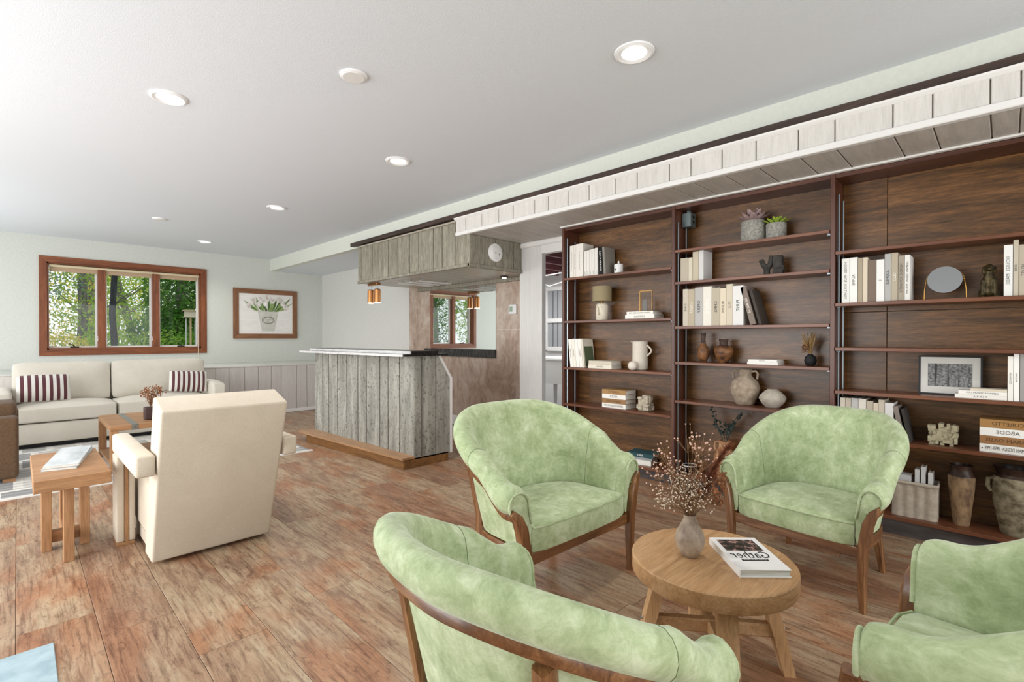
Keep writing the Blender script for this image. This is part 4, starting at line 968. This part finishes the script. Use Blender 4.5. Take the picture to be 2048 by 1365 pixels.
# ------------------------------------------------------------------ green tub chairs
CA, CYB, CDB = .335, .25, .31      # half width, start of curve, depth of curve
def cpath(u):
    """plan curve, u -1..1 (left front .. back centre 0 .. right front) -> point, outward normal"""
    def P(u):
        s = abs(u)
        k = .40
        if s > 1 - k:                                   # straight arm
            q = (s - (1 - k)) / k
            x, y = CA + .012 * q, CYB * (1 - q) + .0 * q
        else:
            a = s / (1 - k) * PI / 2
            x = CA * math.sin(a) ** .80 if a > 0 else 0
            y = CYB + CDB * math.cos(a) ** .80 if a < PI / 2 - 1e-6 else CYB
        return Vector((math.copysign(x, u), y))
    p = P(u); e = .004
    t = P(min(1, u + e)) - P(max(-1, u - e)); n = Vector((-t.y, t.x)); n.normalize()
    if n.dot(p - Vector((0, .2))) < 0: n = -n
    return p, n
def sst(a, b, x):
    q = max(0, min(1, (x - a) / (b - a))); return q * q * (3 - 2 * q)
def rim(u): return .59 + .25 * sst(.08, .90, 1 - abs(u)) - .008 * math.exp(-((1 - abs(u) - .16) / .1) ** 2)
def cpt(u, o, z):
    p, n = cpath(u); s = 1 - abs(u)
    lean = (.06 + .20 * sst(.2, 1, s)) * max(0, z - .36)
    q = p + n * (o + lean); return Vector((q.x, q.y, z))
def section(u):
    h = rim(u); r = .052 + .012 * (1 - sst(0, .7, 1 - abs(u))); s = 1 - abs(u)
    q = max(0.0, (abs(u) - .9) / .1); h -= .034 * (1 - math.sqrt(max(0, 1 - q * q)))          # arm fronts round over
    r *= 1 - .16 * q * q
    out = [(-.012, .33), (-.014, .42), (-.012, h - 2.6 * r), (-.004, h - 1.6 * r)]
    for k in range(10):
        a = PI - PI * 1.28 * k / 9
        out.append((r * .95 + r * 1.0 * math.cos(a), h - r + r * math.sin(a)))
    out += [(r * 1.15, h - 2.0 * r), (r * .75, h - 2.15 * r), (.040, h - 2.5 * r), (.034, .45), (.012, .30), (-.004, .30)]
    return [cpt(u, o, z) for o, z in out]
def shell(u0, u1, n):
    return MB().loft([section(u0 + (u1 - u0) * i / n) for i in range(n + 1)])
def make_chair(name, label, loc, rz, sc):
    t = thing(name, label, 'armchair', loc, rz, 'green tub chairs', sc)
    return t
def chair_parts():
    P_ = []
    us = .55
    P_.append(('backrest', shell(-us, us, 34), M['green'], 60, 0))
    for s in (-1, 1):
        P_.append(('arm', shell(s * us, s * 1.0, 30), M['green'], 60, 0))
        P_.append(('seam_line', MB().tube(section(s * us)[:14], .0013, 5), M['seam'], None, 0))
        P_.append(('arm_piping', MB().tube([p + Vector((0, -.004, 0)) for p in section(s * 1.0)[1:16]], .006, 6), M['green'], 60, 0))
        fx = s
        post = [cpt(fx, .098, rim(1) - .105), cpt(fx, .070, rim(1) - .135), cpt(fx, .050, rim(1) - .185), cpt(fx, .038, rim(1) - .26), cpt(fx, .028, .28), cpt(fx, .026, .14), cpt(fx, .03, 0.0)]
        post = [p + Vector((0, -.012, 0)) for p in post]
        P_.append(('front_leg', MB().tube(post, [.012, .020, .024, .024, .022, .019, .015], sec=(1, 1.15), up=(0, -1, 0)), M['chairwood']['z'], 40, 0))
        # rear leg with a post running up to the rail
        ur = s * .27
        leg = [cpt(ur, .052, rim(ur) - .14), cpt(ur, .046, .5), cpt(ur, .034, .32), cpt(ur, .045, .2), cpt(ur, .085, 0.0)]
        P_.append(('rear_leg', MB().tube(leg, [.020, .022, .023, .020, .014], sec=(1.3, 1)), M['chairwood']['z'], 40, 0))
        a = cpt(fx, .02, .268) + Vector((0, .01, 0)); b = cpt(ur, .012, .268)
        P_.append(('side_rail', MB().tube([cpt(s * (1 - .73 * k / 8), .010, .272) for k in range(9)], .015, sec=(.9, 1.6)), M['chairwood']['y'], 40, 0))
    rail = []
    for i in range(57):
        u = -1 + 2 * i / 56
        r = .052 + .012 * (1 - sst(0, .7, 1 - abs(u)))
        rail.append(cpt(u, r * .98 + .012, rim(u) - 2.05 * r))
    P_.append(('top_rail', MB().tube(rail, .013, sec=(1.0, 1.35)), M['chairwood']['x'], 40, 0))
    P_.append(('back_rail', MB().tube([cpt(.27 - .54 * k / 12, .012, .272) for k in range(13)], .015, sec=(.9, 1.5)), M['chairwood']['x'], 40, 0))
    P_.append(('front_rail', MB().box(-CA - .02, -.008, .238, CA + .02, .022, .288, .004, 1), M['chairwood']['x'], None, 0))
    # seat cushion
    def ring(z, ins, fy):
        pts = []
        for i in range(41):
            u = -1 + 2 * i / 40; p, n = cpath(u); q = p - n * (.016 + ins)
            if abs(u) > .93: q.y = max(q.y, 0)
            pts.append(Vector((q.x, max(q.y, 0) + fy * (1 if abs(u) > .6 else 0), z)))
        for k in range(1, 10):
            x = (CA - .004 - ins) * (1 - 2 * k / 10); pts.append(Vector((x, -.018 + fy + .0 - .012 * (1 - (2 * k / 10 - 1) ** 2), z)))
        return pts
    rings = [ring(.288, .006, .004), ring(.30, 0, 0), ring(.385, 0, 0), ring(.398, .008, .008), ring(.404, .03, .03)]
    c = Vector((0, .27, .425))
    last = rings[-1]
    for q in (.3, .6, .85): rings.append([Vector((p.x + (c.x - p.x) * q, p.y + (c.y - p.y) * q, .404 + .02 * math.sin(q * PI / 2))) for p in last])
    P_.append(('seat_cushion', MB().loft(rings), M['green'], 60, 0))
    P_.append(('seat_piping', MB().tube([p + Vector((0, -.003, .0)) for p in ring(.392, .002, 0)[40:50] + ring(.392, .002, 0)[:1]], .0045, 6), M['green'], 60, 0))
    return P_
_cp = None
def place_chair(label, loc, rz, sc):
    global _cp
    t = thing('tub_chair', label, 'armchair', loc, rz, 'green tub chairs', sc)
    if _cp is None:
        _cp = []
        for nm, mb, mat, sm, _ in chair_parts(): _cp.append((nm, mb.build(nm, mat, t, smooth=sm)))
    else:
        for nm, o in _cp:
            c = o.copy(); COL.objects.link(c); c.parent = t
    return t
place_chair('pale green velvet tub chair beside the grey bar, facing the round table', (1.863, 1.397, 0), -.036, (1.007, .80, 1.012))
place_chair('pale green velvet tub chair with its back to the middle bookcase bay', (2.646, .731, 0), -1.695, (.792, .905, .965))
place_chair('pale green velvet tub chair turned away, across the round table from the bookcase', (1.11, .763, 0), 1.504, (.787, .784, .957))
place_chair('pale green velvet tub chair facing the bar, opposite the chair beside the bar', (1.557, .197, 0), 3.086, (.757, 1.09, 1.06))

# ------------------------------------------------------------------ round coffee table and what stands on it
rt = thing('round_table', 'round light oak coffee table with splayed legs', 'coffee table', (1.787, .757, 0))
TZ, TR = .40, .281
MB().lathe([(TR * .99, TZ - .06), (TR, TZ - .056), (TR, TZ - .004), (TR - .004, TZ)], n=72).build('tabletop', M['oak']['x'], rt, smooth=40)
for k in range(4):
    a = PI / 4 + k * PI / 2 + math.radians(-8); d = Vector((math.cos(a), math.sin(a), 0)); p = Vector((-d.y, d.x, 0))
    top = d * .175; bot = d * .262; hw, hd = .032, .024
    rg = [[bot - p * hw * .8 - d * hd * .8, bot + p * hw * .8 - d * hd * .8, bot + p * hw * .8 + d * hd * .8, bot - p * hw * .8 + d * hd * .8],
          [top + Vector((0, 0, TZ - .06)) + q for q in (-p * hw - d * hd, p * hw - d * hd, p * hw + d * hd, -p * hw + d * hd)]]
    lg = MB().loft(rg).build('leg', M['oak']['z'], rt)
    MB().lathe([(.007, 0), (.006, .003)], n=10).build('bolt', M['steel'], lg, loc=d * .246 + Vector((0, 0, .16)), rot=(0, PI / 2, a))
for k in range(2):
    a = PI / 4 + k * PI / 2 + math.radians(-8); d = Vector((math.cos(a), math.sin(a), 0))
    MB().tube([-d * .21 + Vector((0, 0, .15 + .003 * k)), d * .21 + Vector((0, 0, .15 + .003 * k))], .022, sec=(.75, 1.1)).build('cross_stretcher', M['oak']['x'], rt)
vz = thing('bottle_vase', 'mottled clay vase of dried flowers on the round table', 'vase', (1.742, .818, TZ))
vcl = mottled('ash_glaze', '6d5a4c', 'b9a794', 12, .55, .25, 8, .4, 0, (1, 1, .8))
MB().lathe([(.024, 0), (.029, .003), (.047, .035), (.053, .062), (.047, .09), (.029, .122), (.022, .135), (.022, .147), (.024, .152), (.020, .152), (.017, .135)], n=36).build('body', vcl, vz, smooth=50)
rf = random.Random(44)
stm = mottled('dry_stem', '6b4a33', '9a7857', 60, .9); wht = mottled('dried_white_flower', 'cdbba6', 'e6d9c8', 60, .9); pnk = mottled('dried_pink_flower', 'c79a86', 'e0bfae', 60, .9); brn = mottled('brown_dried_flower', '6b3a22', 'a5714c', 60, .9); plm = mottled('rust_plume', '4d2416', '8a4e30', 80, .9)
def up3(e, h0=.135): return [(0, 0, h0), (e[0] * .35, e[1] * .35, h0 + (e[2] - h0) * .55), e]
mbs = MB(); mbw = MB(); mbp = MB(); mbb = MB()
CR = Vector((.707, -.707, 0))   # spread mostly sideways along the table edge
def spray(dirs, h, n, mb, mbf, jit, fs, bn):
    for _ in range(n):
        s = rf.uniform(*dirs); f = rf.uniform(-.06, .06); hh = .145 + rf.uniform(*h)
        e = CR * s + Vector((.707, .707, 0)) * f; e.z = hh
        mb.tube(up3((e.x, e.y, e.z)), [.0012, .001, .0006], 4)
        for _ in range(bn):
            q = Vector((e.x, e.y, e.z)) * 1 + Vector((rf.gauss(0, jit), rf.gauss(0, jit), rf.gauss(0, jit)))
            mb.tube([(e.x * .9, e.y * .9, .145 + (e.z - .145) * .82), q], .0005, 3)
            mbf.ball(q, fs * rf.uniform(.7, 1.3), n=5, m=4)
spray((-.06, .05), (.05, .16), 60, mbs, mbw, .014, .0024, 10)      # pale gypsophila cloud
spray((-.12, -.05), (.04, .09), 12, mbs, mbw, .012, .0026, 7)
spray((-.16, -.08), (.10, .28), 9, mbs, mbp, .022, .0033, 7)
spray((-.05, .06), (.20, .31), 9, mbs, mbp, .024, .0033, 7)
spray((.02, .11), (.04, .17), 18, mbs, mbb, .007, .0040, 12)
for nm, mb, mt_ in (('stems', mbs, stm), ('white_blossoms', mbw, wht), ('pink_blossoms', mbp, pnk), ('brown_blossoms', mbb, brn)):
    o = mb.build(nm, mt_, vz); o['kind'] = 'stuff'
mb = MB(); a0 = Vector((0, 0, .14)); tip = CR * .125 + Vector((-.02, -.02, .40))
for k in range(900):
    q = k / 900; p = a0.lerp(tip, .25 + .75 * q) + Vector((0, 0, .02 * math.sin(q * PI)))
    d = (tip - a0).normalized() + Vector((rf.gauss(0, .33), rf.gauss(0, .33), rf.gauss(0, .33)))
    L = .06 * (1 - .3 * q); w = d.orthogonal().normalized() * .0009
    mb.add([p - w, p + w, p + d.normalized() * L], [(0, 1, 2)])
o = mb.build('rust_plume', plm, vz); o['kind'] = 'stuff'
# magazine book on the table
gb = thing('coffee_table_book', 'white hardback titled Gather with a dark flower photograph on its cover', 'book', (1.856, .656, TZ + .0005), 0)
gb.rotation_euler = (0, 0, math.radians(43.8))
GW, GL, GT = .134, .086, .026      # half length along X, half width along Y, thickness
MB().box(-GW, -GL, 0, GW, GL, .003).box(-GW, -GL, GT - .003, GW, GL, GT).box(-GW, GL - .004, .003, GW, GL, GT - .003).build('cover', M['white_gloss'], gb)
MB().box(-GW + .004, -GL + .004, .003, GW - .004, GL - .0045, GT - .003).build('pages', mottled('page_block', 'b9bcb9', 'd9dbd7', 300, .8, 0, 2, .2, 0, (.02, .02, 1)), gb)
def flower_print():
    t = NT('flower_print'); f = t.noise(t.coord((1, 1, 1), False), 38, 6, .7, .5); g = t.noise(t.coord((1, 1, 1), False), 9, 4, .6)
    c = t.ramp(f, [(.42, '171916'), (.5, '2f2b27'), (.57, 'a77f78'), (.7, 'd9b7ac')]); c = t.mix(c, t.ramp(g, [(.42, '3a3a36'), (.52, 'ffffff')]), .7, 'MULTIPLY')
    t.base(c); return t.fin(.35)
MB().box(.012, -.066, GT, .112, .068, GT + .0006).build('cover_photo', flower_print(), gb)
lettering('Gather', .074, M['ink'], gb, (-.022, 0, GT + .0008), (0, 1, 0), (1, 0, 0), 'cover_title', .135)
MB().box(-.068, -.046, GT, -.052, .046, GT + .0006).build('cover_band', M['ink'], gb)
lettering('FLOWERS FOR GATHERING', .008, M['inkwhite'], gb, (-.060, 0, GT + .001), (0, 1, 0), (1, 0, 0), 'band_print', .08)

# ------------------------------------------------------------------ cream armchair seen from behind
ca = thing('cream_armchair', 'cream linen armchair with reclined block back and wood inlaid arms', 'armchair', (.78, 3.3, 0))
def cp_(name, mb, mat=None, par=None, **kw): return mb.build(name, mat or M['cream'], par or ca, world=True, **kw)
def softhex(p, b=.02):
    t = MB().hexa(p); bm = t.bm(); bmesh.ops.bevel(bm, geom=bm.edges[:], offset=b, segments=3, profile=.6, affect='EDGES'); return MB().addbm(bm)
cp_('backrest', softhex([(.49, 3.15, .02), (1.076, 3.15, .02), (1.076, 3.34, .02), (.49, 3.34, .02), (.485, 2.865, .842), (1.08, 2.865, .842), (1.08, 3.065, .90), (.485, 3.065, .90)], .014), smooth=50)
cp_('seat', MB().box(.50, 3.30, .10, 1.066, 3.92, .40, .03, 3), smooth=50)
cp_('seat_base', MB().box(.51, 3.32, .03, 1.056, 3.88, .10), smooth=50)
for a, b in ((.400, .482), (1.09, 1.172)):
    arm = cp_('arm', MB().box(a, 2.97, .515, b, 3.80, .622, .014, 3), smooth=50)
    cp_('arm_post', MB().box(a - .003, 3.60, .02, a + .035, 3.76, .515, .008, 2).box(a + .052, 3.60, .02, b + .003, 3.76, .515, .008, 2), None, arm, smooth=50)
    cp_('wood_inlay', MB().box(a + .035, 3.598, .0, a + .052, 3.76, .515), M['oakd']['z'], arm)
    cp_('foot', MB().box(a + .0, 3.60, .0, b, 3.76, .02), M['oakd']['x'], arm)
for x in (.53, 1.03):
    for y in (3.26, 3.86): cp_('glide', MB().box(x - .015, y - .015, 0, x + .015, y + .015, .03), M['black'])

# ------------------------------------------------------------------ oak side table with two books
st_ = thing('side_table', 'square topped oak side table with four crossed legs', 'side table', (.20, 3.8, 0))
def sp_(name, mb, mat, par=None, **kw): return mb.build(name, mat, par or st_, world=True, **kw)
sp_('tabletop', MB().box(.052, 3.42, .418, .358, 4.22, .482, .003, 1), M['oakd']['x'])
for x, y in ((.192, 3.58), (.112, 3.83), (.275, 3.83), (.20, 4.06)):
    sp_('leg', MB().box(x - .022, y - .035, 0, x + .022, y + .035, .418, .002, 1), M['oakd']['z'])
sp_('stretcher', MB().box(.115, 3.815, .04, .272, 3.85, .105), M['oakd']['x'])
sp_('stretcher', MB().box(.18, 3.61, .042, .212, 4.03, .107), M['oakd']['y'])
for i, (c, lab) in enumerate([('b9c0c4', 'grey white magazine under another on the oak side table'), ('cfd4d6', 'marble patterned white magazine on top of another, oak side table')]):
    r = thing('magazine', lab, 'magazine', (.215, 3.90, .4825 + i * .014)); r.rotation_euler = (0, 0, math.radians(-12 + 1.5 * i))
    MB().box(-.073, -.28, 0, .073, .28, .002).box(-.073, -.28, .011, .073, .28, .013).box(.069, -.28, .002, .073, .28, .011).build('cover', mottled('marble_cover_%d' % i, c, '8f989e', 9, .4, 0, 8, .4, 0, (1, .4, 1), .45, .8), r)
    MB().box(-.071, -.277, .002, .069, .277, .011).build('pages', M['paper'], r)

# ------------------------------------------------------------------ sofa with pillows
so_ = thing('sofa', 'long ivory linen sofa under the window', 'sofa', (.9, 7.75, 0))
def fp(name, mb, mat=None, par=None, **kw): return mb.build(name, mat or M['sofa'], par or so_, world=True, smooth=50, **kw)
SX0, SX1, SY0, SY1 = -.20, 1.97, 7.36, 8.165
fp('base', MB().box(SX0 + .16, SY0, .06, SX1 - .16, SY1 - .1, .275, .012, 2))
fp('plinth', MB().box(SX0 + .2, SY0 + .06, .0125, SX1 - .2, SY1 - .1, .06), M['black'])
def cushion(x0, x1, y0, y1, z0, z1, bulge=.03, axis='z', n=10):
    """soft box: rounded and domed on its top (axis z) or front (axis y)"""
    mb = MB().box(x0, y0, z0, x1, y1, z1); bm = mb.bm()
    bmesh.ops.subdivide_edges(bm, edges=bm.edges[:], cuts=n, use_grid_fill=True)
    cx, cy, cz = (x0 + x1) / 2, (y0 + y1) / 2, (z0 + z1) / 2; hx, hy, hz = (x1 - x0) / 2, (y1 - y0) / 2, (z1 - z0) / 2
    for v in bm.verts:
        a, b, c = (v.co.x - cx) / hx, (v.co.y - cy) / hy, (v.co.z - cz) / hz
        def sq(t, k): return 1 - abs(t) ** k
        r = min(hx, hy, hz) * .16
        v.co.x -= math.copysign(r, a) * (1 - max(0, sq(b, 8)) * max(0, sq(c, 8))) * (abs(a) ** 6)
        v.co.y -= math.copysign(r, b) * (1 - max(0, sq(a, 8)) * max(0, sq(c, 8))) * (abs(b) ** 6)
        v.co.z -= math.copysign(r, c) * (1 - max(0, sq(a, 8)) * max(0, sq(b, 8))) * (abs(c) ** 6)
        if axis == 'z' and c > 0: v.co.z += bulge * max(0, sq(a, 2.2)) * max(0, sq(b, 2.2)) * c
        if axis == 'y' and b < 0: v.co.y += bulge * max(0, sq(a, 2.2)) * max(0, sq(c, 2.2)) * b
    return MB().addbm(bm)
mid = .83
fp('seat_cushion', cushion(SX0 + .165, mid - .003, SY0 - .02, SY1 - .2, .277, .455, .035))
fp('seat_cushion', cushion(mid + .003, SX1 - .165, SY0 - .02, SY1 - .2, .277, .455, .035))
for a, b in ((-.05, mid), (mid, 1.86)):
    mb = cushion(a + .004, b - .004, SY1 - .27, SY1 - .05, .44, .915, .05, 'y')
    mb.v = [(p[0], p[1] + (p[2] - .44) * .10, p[2]) for p in mb.v]
    fp('back_cushion', mb)
fp('back_frame', MB().box(SX0 + .16, SY1 - .08, .06, SX1 - .16, SY1, .80, .015, 2))
fp('arm', cushion(SX0, SX0 + .16, SY0 - .01, SY1, .06, .62, .03))
fp('arm', cushion(SX1 - .16, SX1, SY0 - .01, SY1, .06, .60, .03))
def pillow(label, c, w, h, d, rz, rx, stripes):
    t = thing('striped_pillow', label, 'pillow', c); t.rotation_euler = (rx, 0, rz)
    n = 2 * stripes + 1; N = 44
    for k in range(n):
        mb = MB(); x0, x1 = -w / 2 + w * k / n, -w / 2 + w * (k + 1) / n; rings = []
        for j in range(5):
            x = x0 + (x1 - x0) * j / 4; ex = max(0, 1 - abs(2 * x / w) ** 3.2) ** .6
            ring = []
            for i in range(24):
                a = 2 * PI * i / 24; zz = math.copysign(abs(math.sin(a)) ** .55, math.sin(a)) * h / 2 * (1 - .05 * (1 - ex)); 
                yy = math.cos(a) * d / 2 * (.12 + .88 * ex) * max(0.05, 1 - abs(2 * zz / h) ** 3) ** .5
                ring.append((x, yy, zz + h / 2))
            rings.append(ring)
        mb.loft(rings, cap=(k in (0, n - 1)))
        mb.build('stripe_panel', M['stripe_m'] if k % 2 else M['stripe_w'], t, smooth=60)
    return t
pillow('maroon and white striped pillow at the brown armchair end of the sofa', (.21, 7.57, .497), .44, .30, .13, math.radians(2), math.radians(-16), 7)
pillow('maroon and white striped pillow tipped against the sofa arm below the picture', (1.585, 7.60, .497), .42, .28, .13, math.radians(-4), math.radians(-20), 7)
bpy.data.objects['striped_pillow.001'].rotation_euler.y = math.radians(4)

# ------------------------------------------------------------------ oak coffee table by the sofa, dark vase
ct_ = thing('coffee_table', 'rectangular oak coffee table with a metal strap and lower shelf', 'coffee table', (1.0, 6.0, 0))
def tp(name, mb, mat, par=None, **kw): return mb.build(name, mat, par or ct_, world=True, **kw)
X0, X1, Y0, Y1, Z = .572, 1.42, 5.55, 6.45, .42
tp('tabletop', MB().box(X0, Y0, Z - .045, X1, Y1, Z, .003, 1), M['oakd']['x'])
for x in (X0, X1 - .06):
    for y in (Y0, Y1 - .06): tp('leg', MB().box(x, y, .0125, x + .06, y + .06, Z - .045, .002, 1), M['oakd']['z'])
tp('lower_shelf', MB().box(X0 + .005, Y0 + .005, .06, X1 - .005, Y1 - .005, .09, .002, 1), M['oakd']['x'])
sm_ = MB().box(X0 + .15, Y0 - .002, Z - .047, X0 + .20, Y1 + .002, Z + .002)
s_ = tp('metal_strap', sm_, plain('galvanised_strap', '8e8e88', .4, .8))
MB().lathe([(.012, 0), (.01, .004)], n=12).build('rivet', M['steel'], s_, loc=Vector((X0 + .175, Y0 - .002, Z - .022)), rot=(PI / 2, 0, 0))
dv = thing('square_vase', 'dark plum square vase of dried flowers on the coffee table', 'vase', (.90, 5.80, Z))
MB().box(-.05, -.05, 0, .05, .05, .12, .012, 3).build('body', mottled('plum_glaze', '3a2826', '4a3634', 30, .5, .1), dv, smooth=50)
mb = MB(); mf = MB()
for _ in range(26):
    a = rf.uniform(0, 2 * PI); r = rf.uniform(.01, .075); e = (math.cos(a) * r + (.03 if rf.random() < .3 else -.01), math.sin(a) * r, .12 + rf.uniform(.07, .17))
    if rf.random() < .25: e = (rf.uniform(.03, .09), rf.uniform(-.02, .02), .12 + rf.uniform(.12, .2))
    mb.tube([(0, 0, .118), (e[0] * .4, e[1] * .4, .12 + (e[2] - .12) * .6), e], .0016, 4)
    for _ in range(7): mf.ball((e[0] + rf.gauss(0, .012), e[1] + rf.gauss(0, .012), e[2] + rf.gauss(0, .012)), .0065, n=5, m=4)
mb.build('stems', stm, dv, kind='stuff'); mf.build('dried_blossoms', brn, dv, kind='stuff')

# ------------------------------------------------------------------ brown armchair at the left
ba = thing('brown_armchair', 'dark brown boucle armchair with small wooden feet on the rug', 'armchair', (-.42, 6.15, .012))
def xp(name, mb, mat=None, **kw): return mb.build(name, mat or M['brownfab'], ba, world=True, smooth=50, **kw)
xp('arm', MB().box(-.86, 5.76, .042, .006, 5.96, .548, .03, 3))
xp('arm', MB().box(-.86, 6.42, .042, .006, 6.62, .548, .03, 3))
xp('seat', MB().box(-.85, 5.96, .06, .0, 6.42, .40, .03, 3))
xp('seat_cushion', MB().box(-.75, 5.97, .40, -.005, 6.41, .645, .04, 3))
xp('backrest', MB().box(-1.0, 5.78, .042, -.78, 6.6, .80, .04, 3))
for x in (-.80, -.09):
    for y in (5.80, 6.53): xp('foot', MB().box(x, y, .012, x + .075, y + .06, .042), M['oakd']['x'])

# ------------------------------------------------------------------ rug and mat
def rug_mat():
    t = NT('woven_rug'); v = t.coord((1, 1, 1), False)
    br = t.n('ShaderNodeTexBrick'); br.inputs['Scale'].default_value = 1.0
    br.inputs['Color1'].default_value = lin('9a9b9b'); br.inputs['Color2'].default_value = lin('e6e3dc'); br.inputs['Mortar'].default_value = lin('efece5')
    br.inputs['Mortar Size'].default_value = .03; br.inputs['Brick Width'].default_value = .24; br.inputs['Row Height'].default_value = .42; br.inputs['Bias'].default_value = -.1
    t.l(v, br.inputs['Vector']); n = t.noise(v, 60, 5, .7)
    wv = t.n('ShaderNodeTexWave'); wv.bands_direction = 'Y'; wv.inputs['Scale'].default_value = 3.2; t.l(v, wv.inputs['Vector'])
    c = t.mix(br.outputs['Color'], t.ramp(wv.outputs['Fac'], [(.35, 'a5a5a4'), (.5, 'ffffff')]), .35, 'MULTIPLY')
    c = t.mix(c, t.ramp(n, [(.3, 'c8c8c6'), (.6, 'ffffff')]), .6, 'MULTIPLY'); t.base(c); t.bump(n, .5, .004); return t.fin(.95)
rg_ = thing('area_rug', 'white and grey patterned area rug under the sofa group', 'rug', (.4, 6.4, 0))
MB().box(-1.7, 5.25, .0005, 2.2, 7.9, .011, .003, 1).build('rug_pile', rug_mat(), rg_, world=True)
MB().box(-1.72, 5.20, .0005, 2.22, 5.25, .009).build('border', plain('rug_border', 'd9d6cf', .95), rg_, world=True)
MB().box(2.17, 5.26, .0111, 2.19, 7.9, .0125).build('edge_stripe', plain('rug_stripe', '8f9192', .95), rg_, world=True)
mat_ = MB().box(-1.2, 1.4, .0005, .096, 2.635, .007, .002, 1).build('floor_mat', mottled('pale_blue_mat', '8aa1ab', 'adc0c7', 9, .7, .1, 8, .3, 0, (1, 1, 1), .35, .7))
mat_['label'] = 'pale blue mottled mat on the plank floor corner'; mat_['category'] = 'mat'; recenter(mat_)

# ------------------------------------------------------------------ tulip picture
tpn = thing('framed_picture', 'brown framed picture of white tulips in a pail on the back wall', 'picture', (3.245, D, 1.19))
PW_, PH_, fb = .552, .897, .085
def pm(pts, d0=-.035, d1=-.002): return MB().prism([(q[0], 0, q[1]) for q in pts], (0, d0, 0), (0, d1, 0))
pwm = {a: wood('picture_frame_' + a, [(.25, '6b4a34'), (.5, '8f6243'), (.75, '9f7b5c')], a, 7, 10, .55, .2) for a in 'xz'}
fi = fb
pm([(-PW_, 0), (-PW_ + fi, fi), (-PW_ + fi, PH_ - fi), (-PW_, PH_)]).build('frame_side', pwm['z'], tpn)
pm([(PW_, 0), (PW_, PH_), (PW_ - fi, PH_ - fi), (PW_ - fi, fi)]).build('frame_side', pwm['z'], tpn)
pm([(-PW_, PH_), (-PW_ + fi, PH_ - fi), (PW_ - fi, PH_ - fi), (PW_, PH_)]).build('frame_top', pwm['x'], tpn)
pm([(-PW_, 0), (PW_, 0), (PW_ - fi, fi), (-PW_ + fi, fi)]).build('frame_bottom', pwm['x'], tpn)
cvs = MB().box(-PW_ + fi, -.02, fi, PW_ - fi, -.003, PH_ - fi).build('canvas', wood('whitewashed_print', [(.3, 'e6e2dd'), (.7, 'f2efeb')], 'x', 5, 6, .8, .0, .2, .08), tpn)
def flat2(pts, y): return MB().add([(p[0], y, p[1]) for p in pts], [tuple(range(len(pts)))])
flat2([(-.08, .13), (.14, .13), (.21, .50), (-.15, .50)], -.0215).build('pail_print', mottled('pail_print', 'c3c1b8', 'd6d4cc', 14, .8), cvs)
rq = random.Random(3)
for i in range(44):
    x = rq.uniform(-.14, .20); e = Vector((x * 2.3 + rq.uniform(-.10, .06), rq.uniform(.56, .76))); b = Vector((x, .49)); d = (e - b).normalized(); p = Vector((-d.y, d.x)) * .017
    m_ = b.lerp(e, .5); flat2([b, m_ + p, e, m_ - p], -.0220 - i * .00004).build('leaf_print', plain('tulip_leaf_%d' % (i % 3), ['6f8a4c', '8fa368', '4f6b38'][i % 3], .8), cvs)
for i, (x, zz) in enumerate([(-.22, .68), (-.08, .73), (-.02, .64), (.10, .69), (.22, .72), (.29, .65), (-.30, .60), (.03, .76), (.34, .58), (-.14, .62)]):
    c = [(x + .045 * math.cos(2 * PI * k / 12), zz + .052 * math.sin(2 * PI * k / 12)) for k in range(12)]
    flat2(c, -.0245 - i * .00004).build('tulip_print', mottled('tulip_white_%d' % (i % 2), 'b9aea6', 'f6f2ee', 16, .8), cvs)
ov = [(.03 + .105 * math.cos(2 * PI * k / 40), .335 + .06 * math.sin(2 * PI * k / 40)) for k in range(40)]
MB().tube([(p[0], -.0222, p[1]) for p in ov + ov[:1]], .0045, 4).tube([(.03 + (p[0] - .03) * .82, -.0222, .335 + (p[1] - .335) * .75) for p in ov + ov[:1]], .002, 4).build('emblem_print', M['inkgrey'], cvs)
for tx, zz, s in (('FLEURS', .345, .026), ('PARIS', .318, .02)): lettering(tx, s, M['inkgrey'], cvs, (.03, -.0225, zz), (1, 0, 0), (0, 0, 1), 'emblem_lettering')
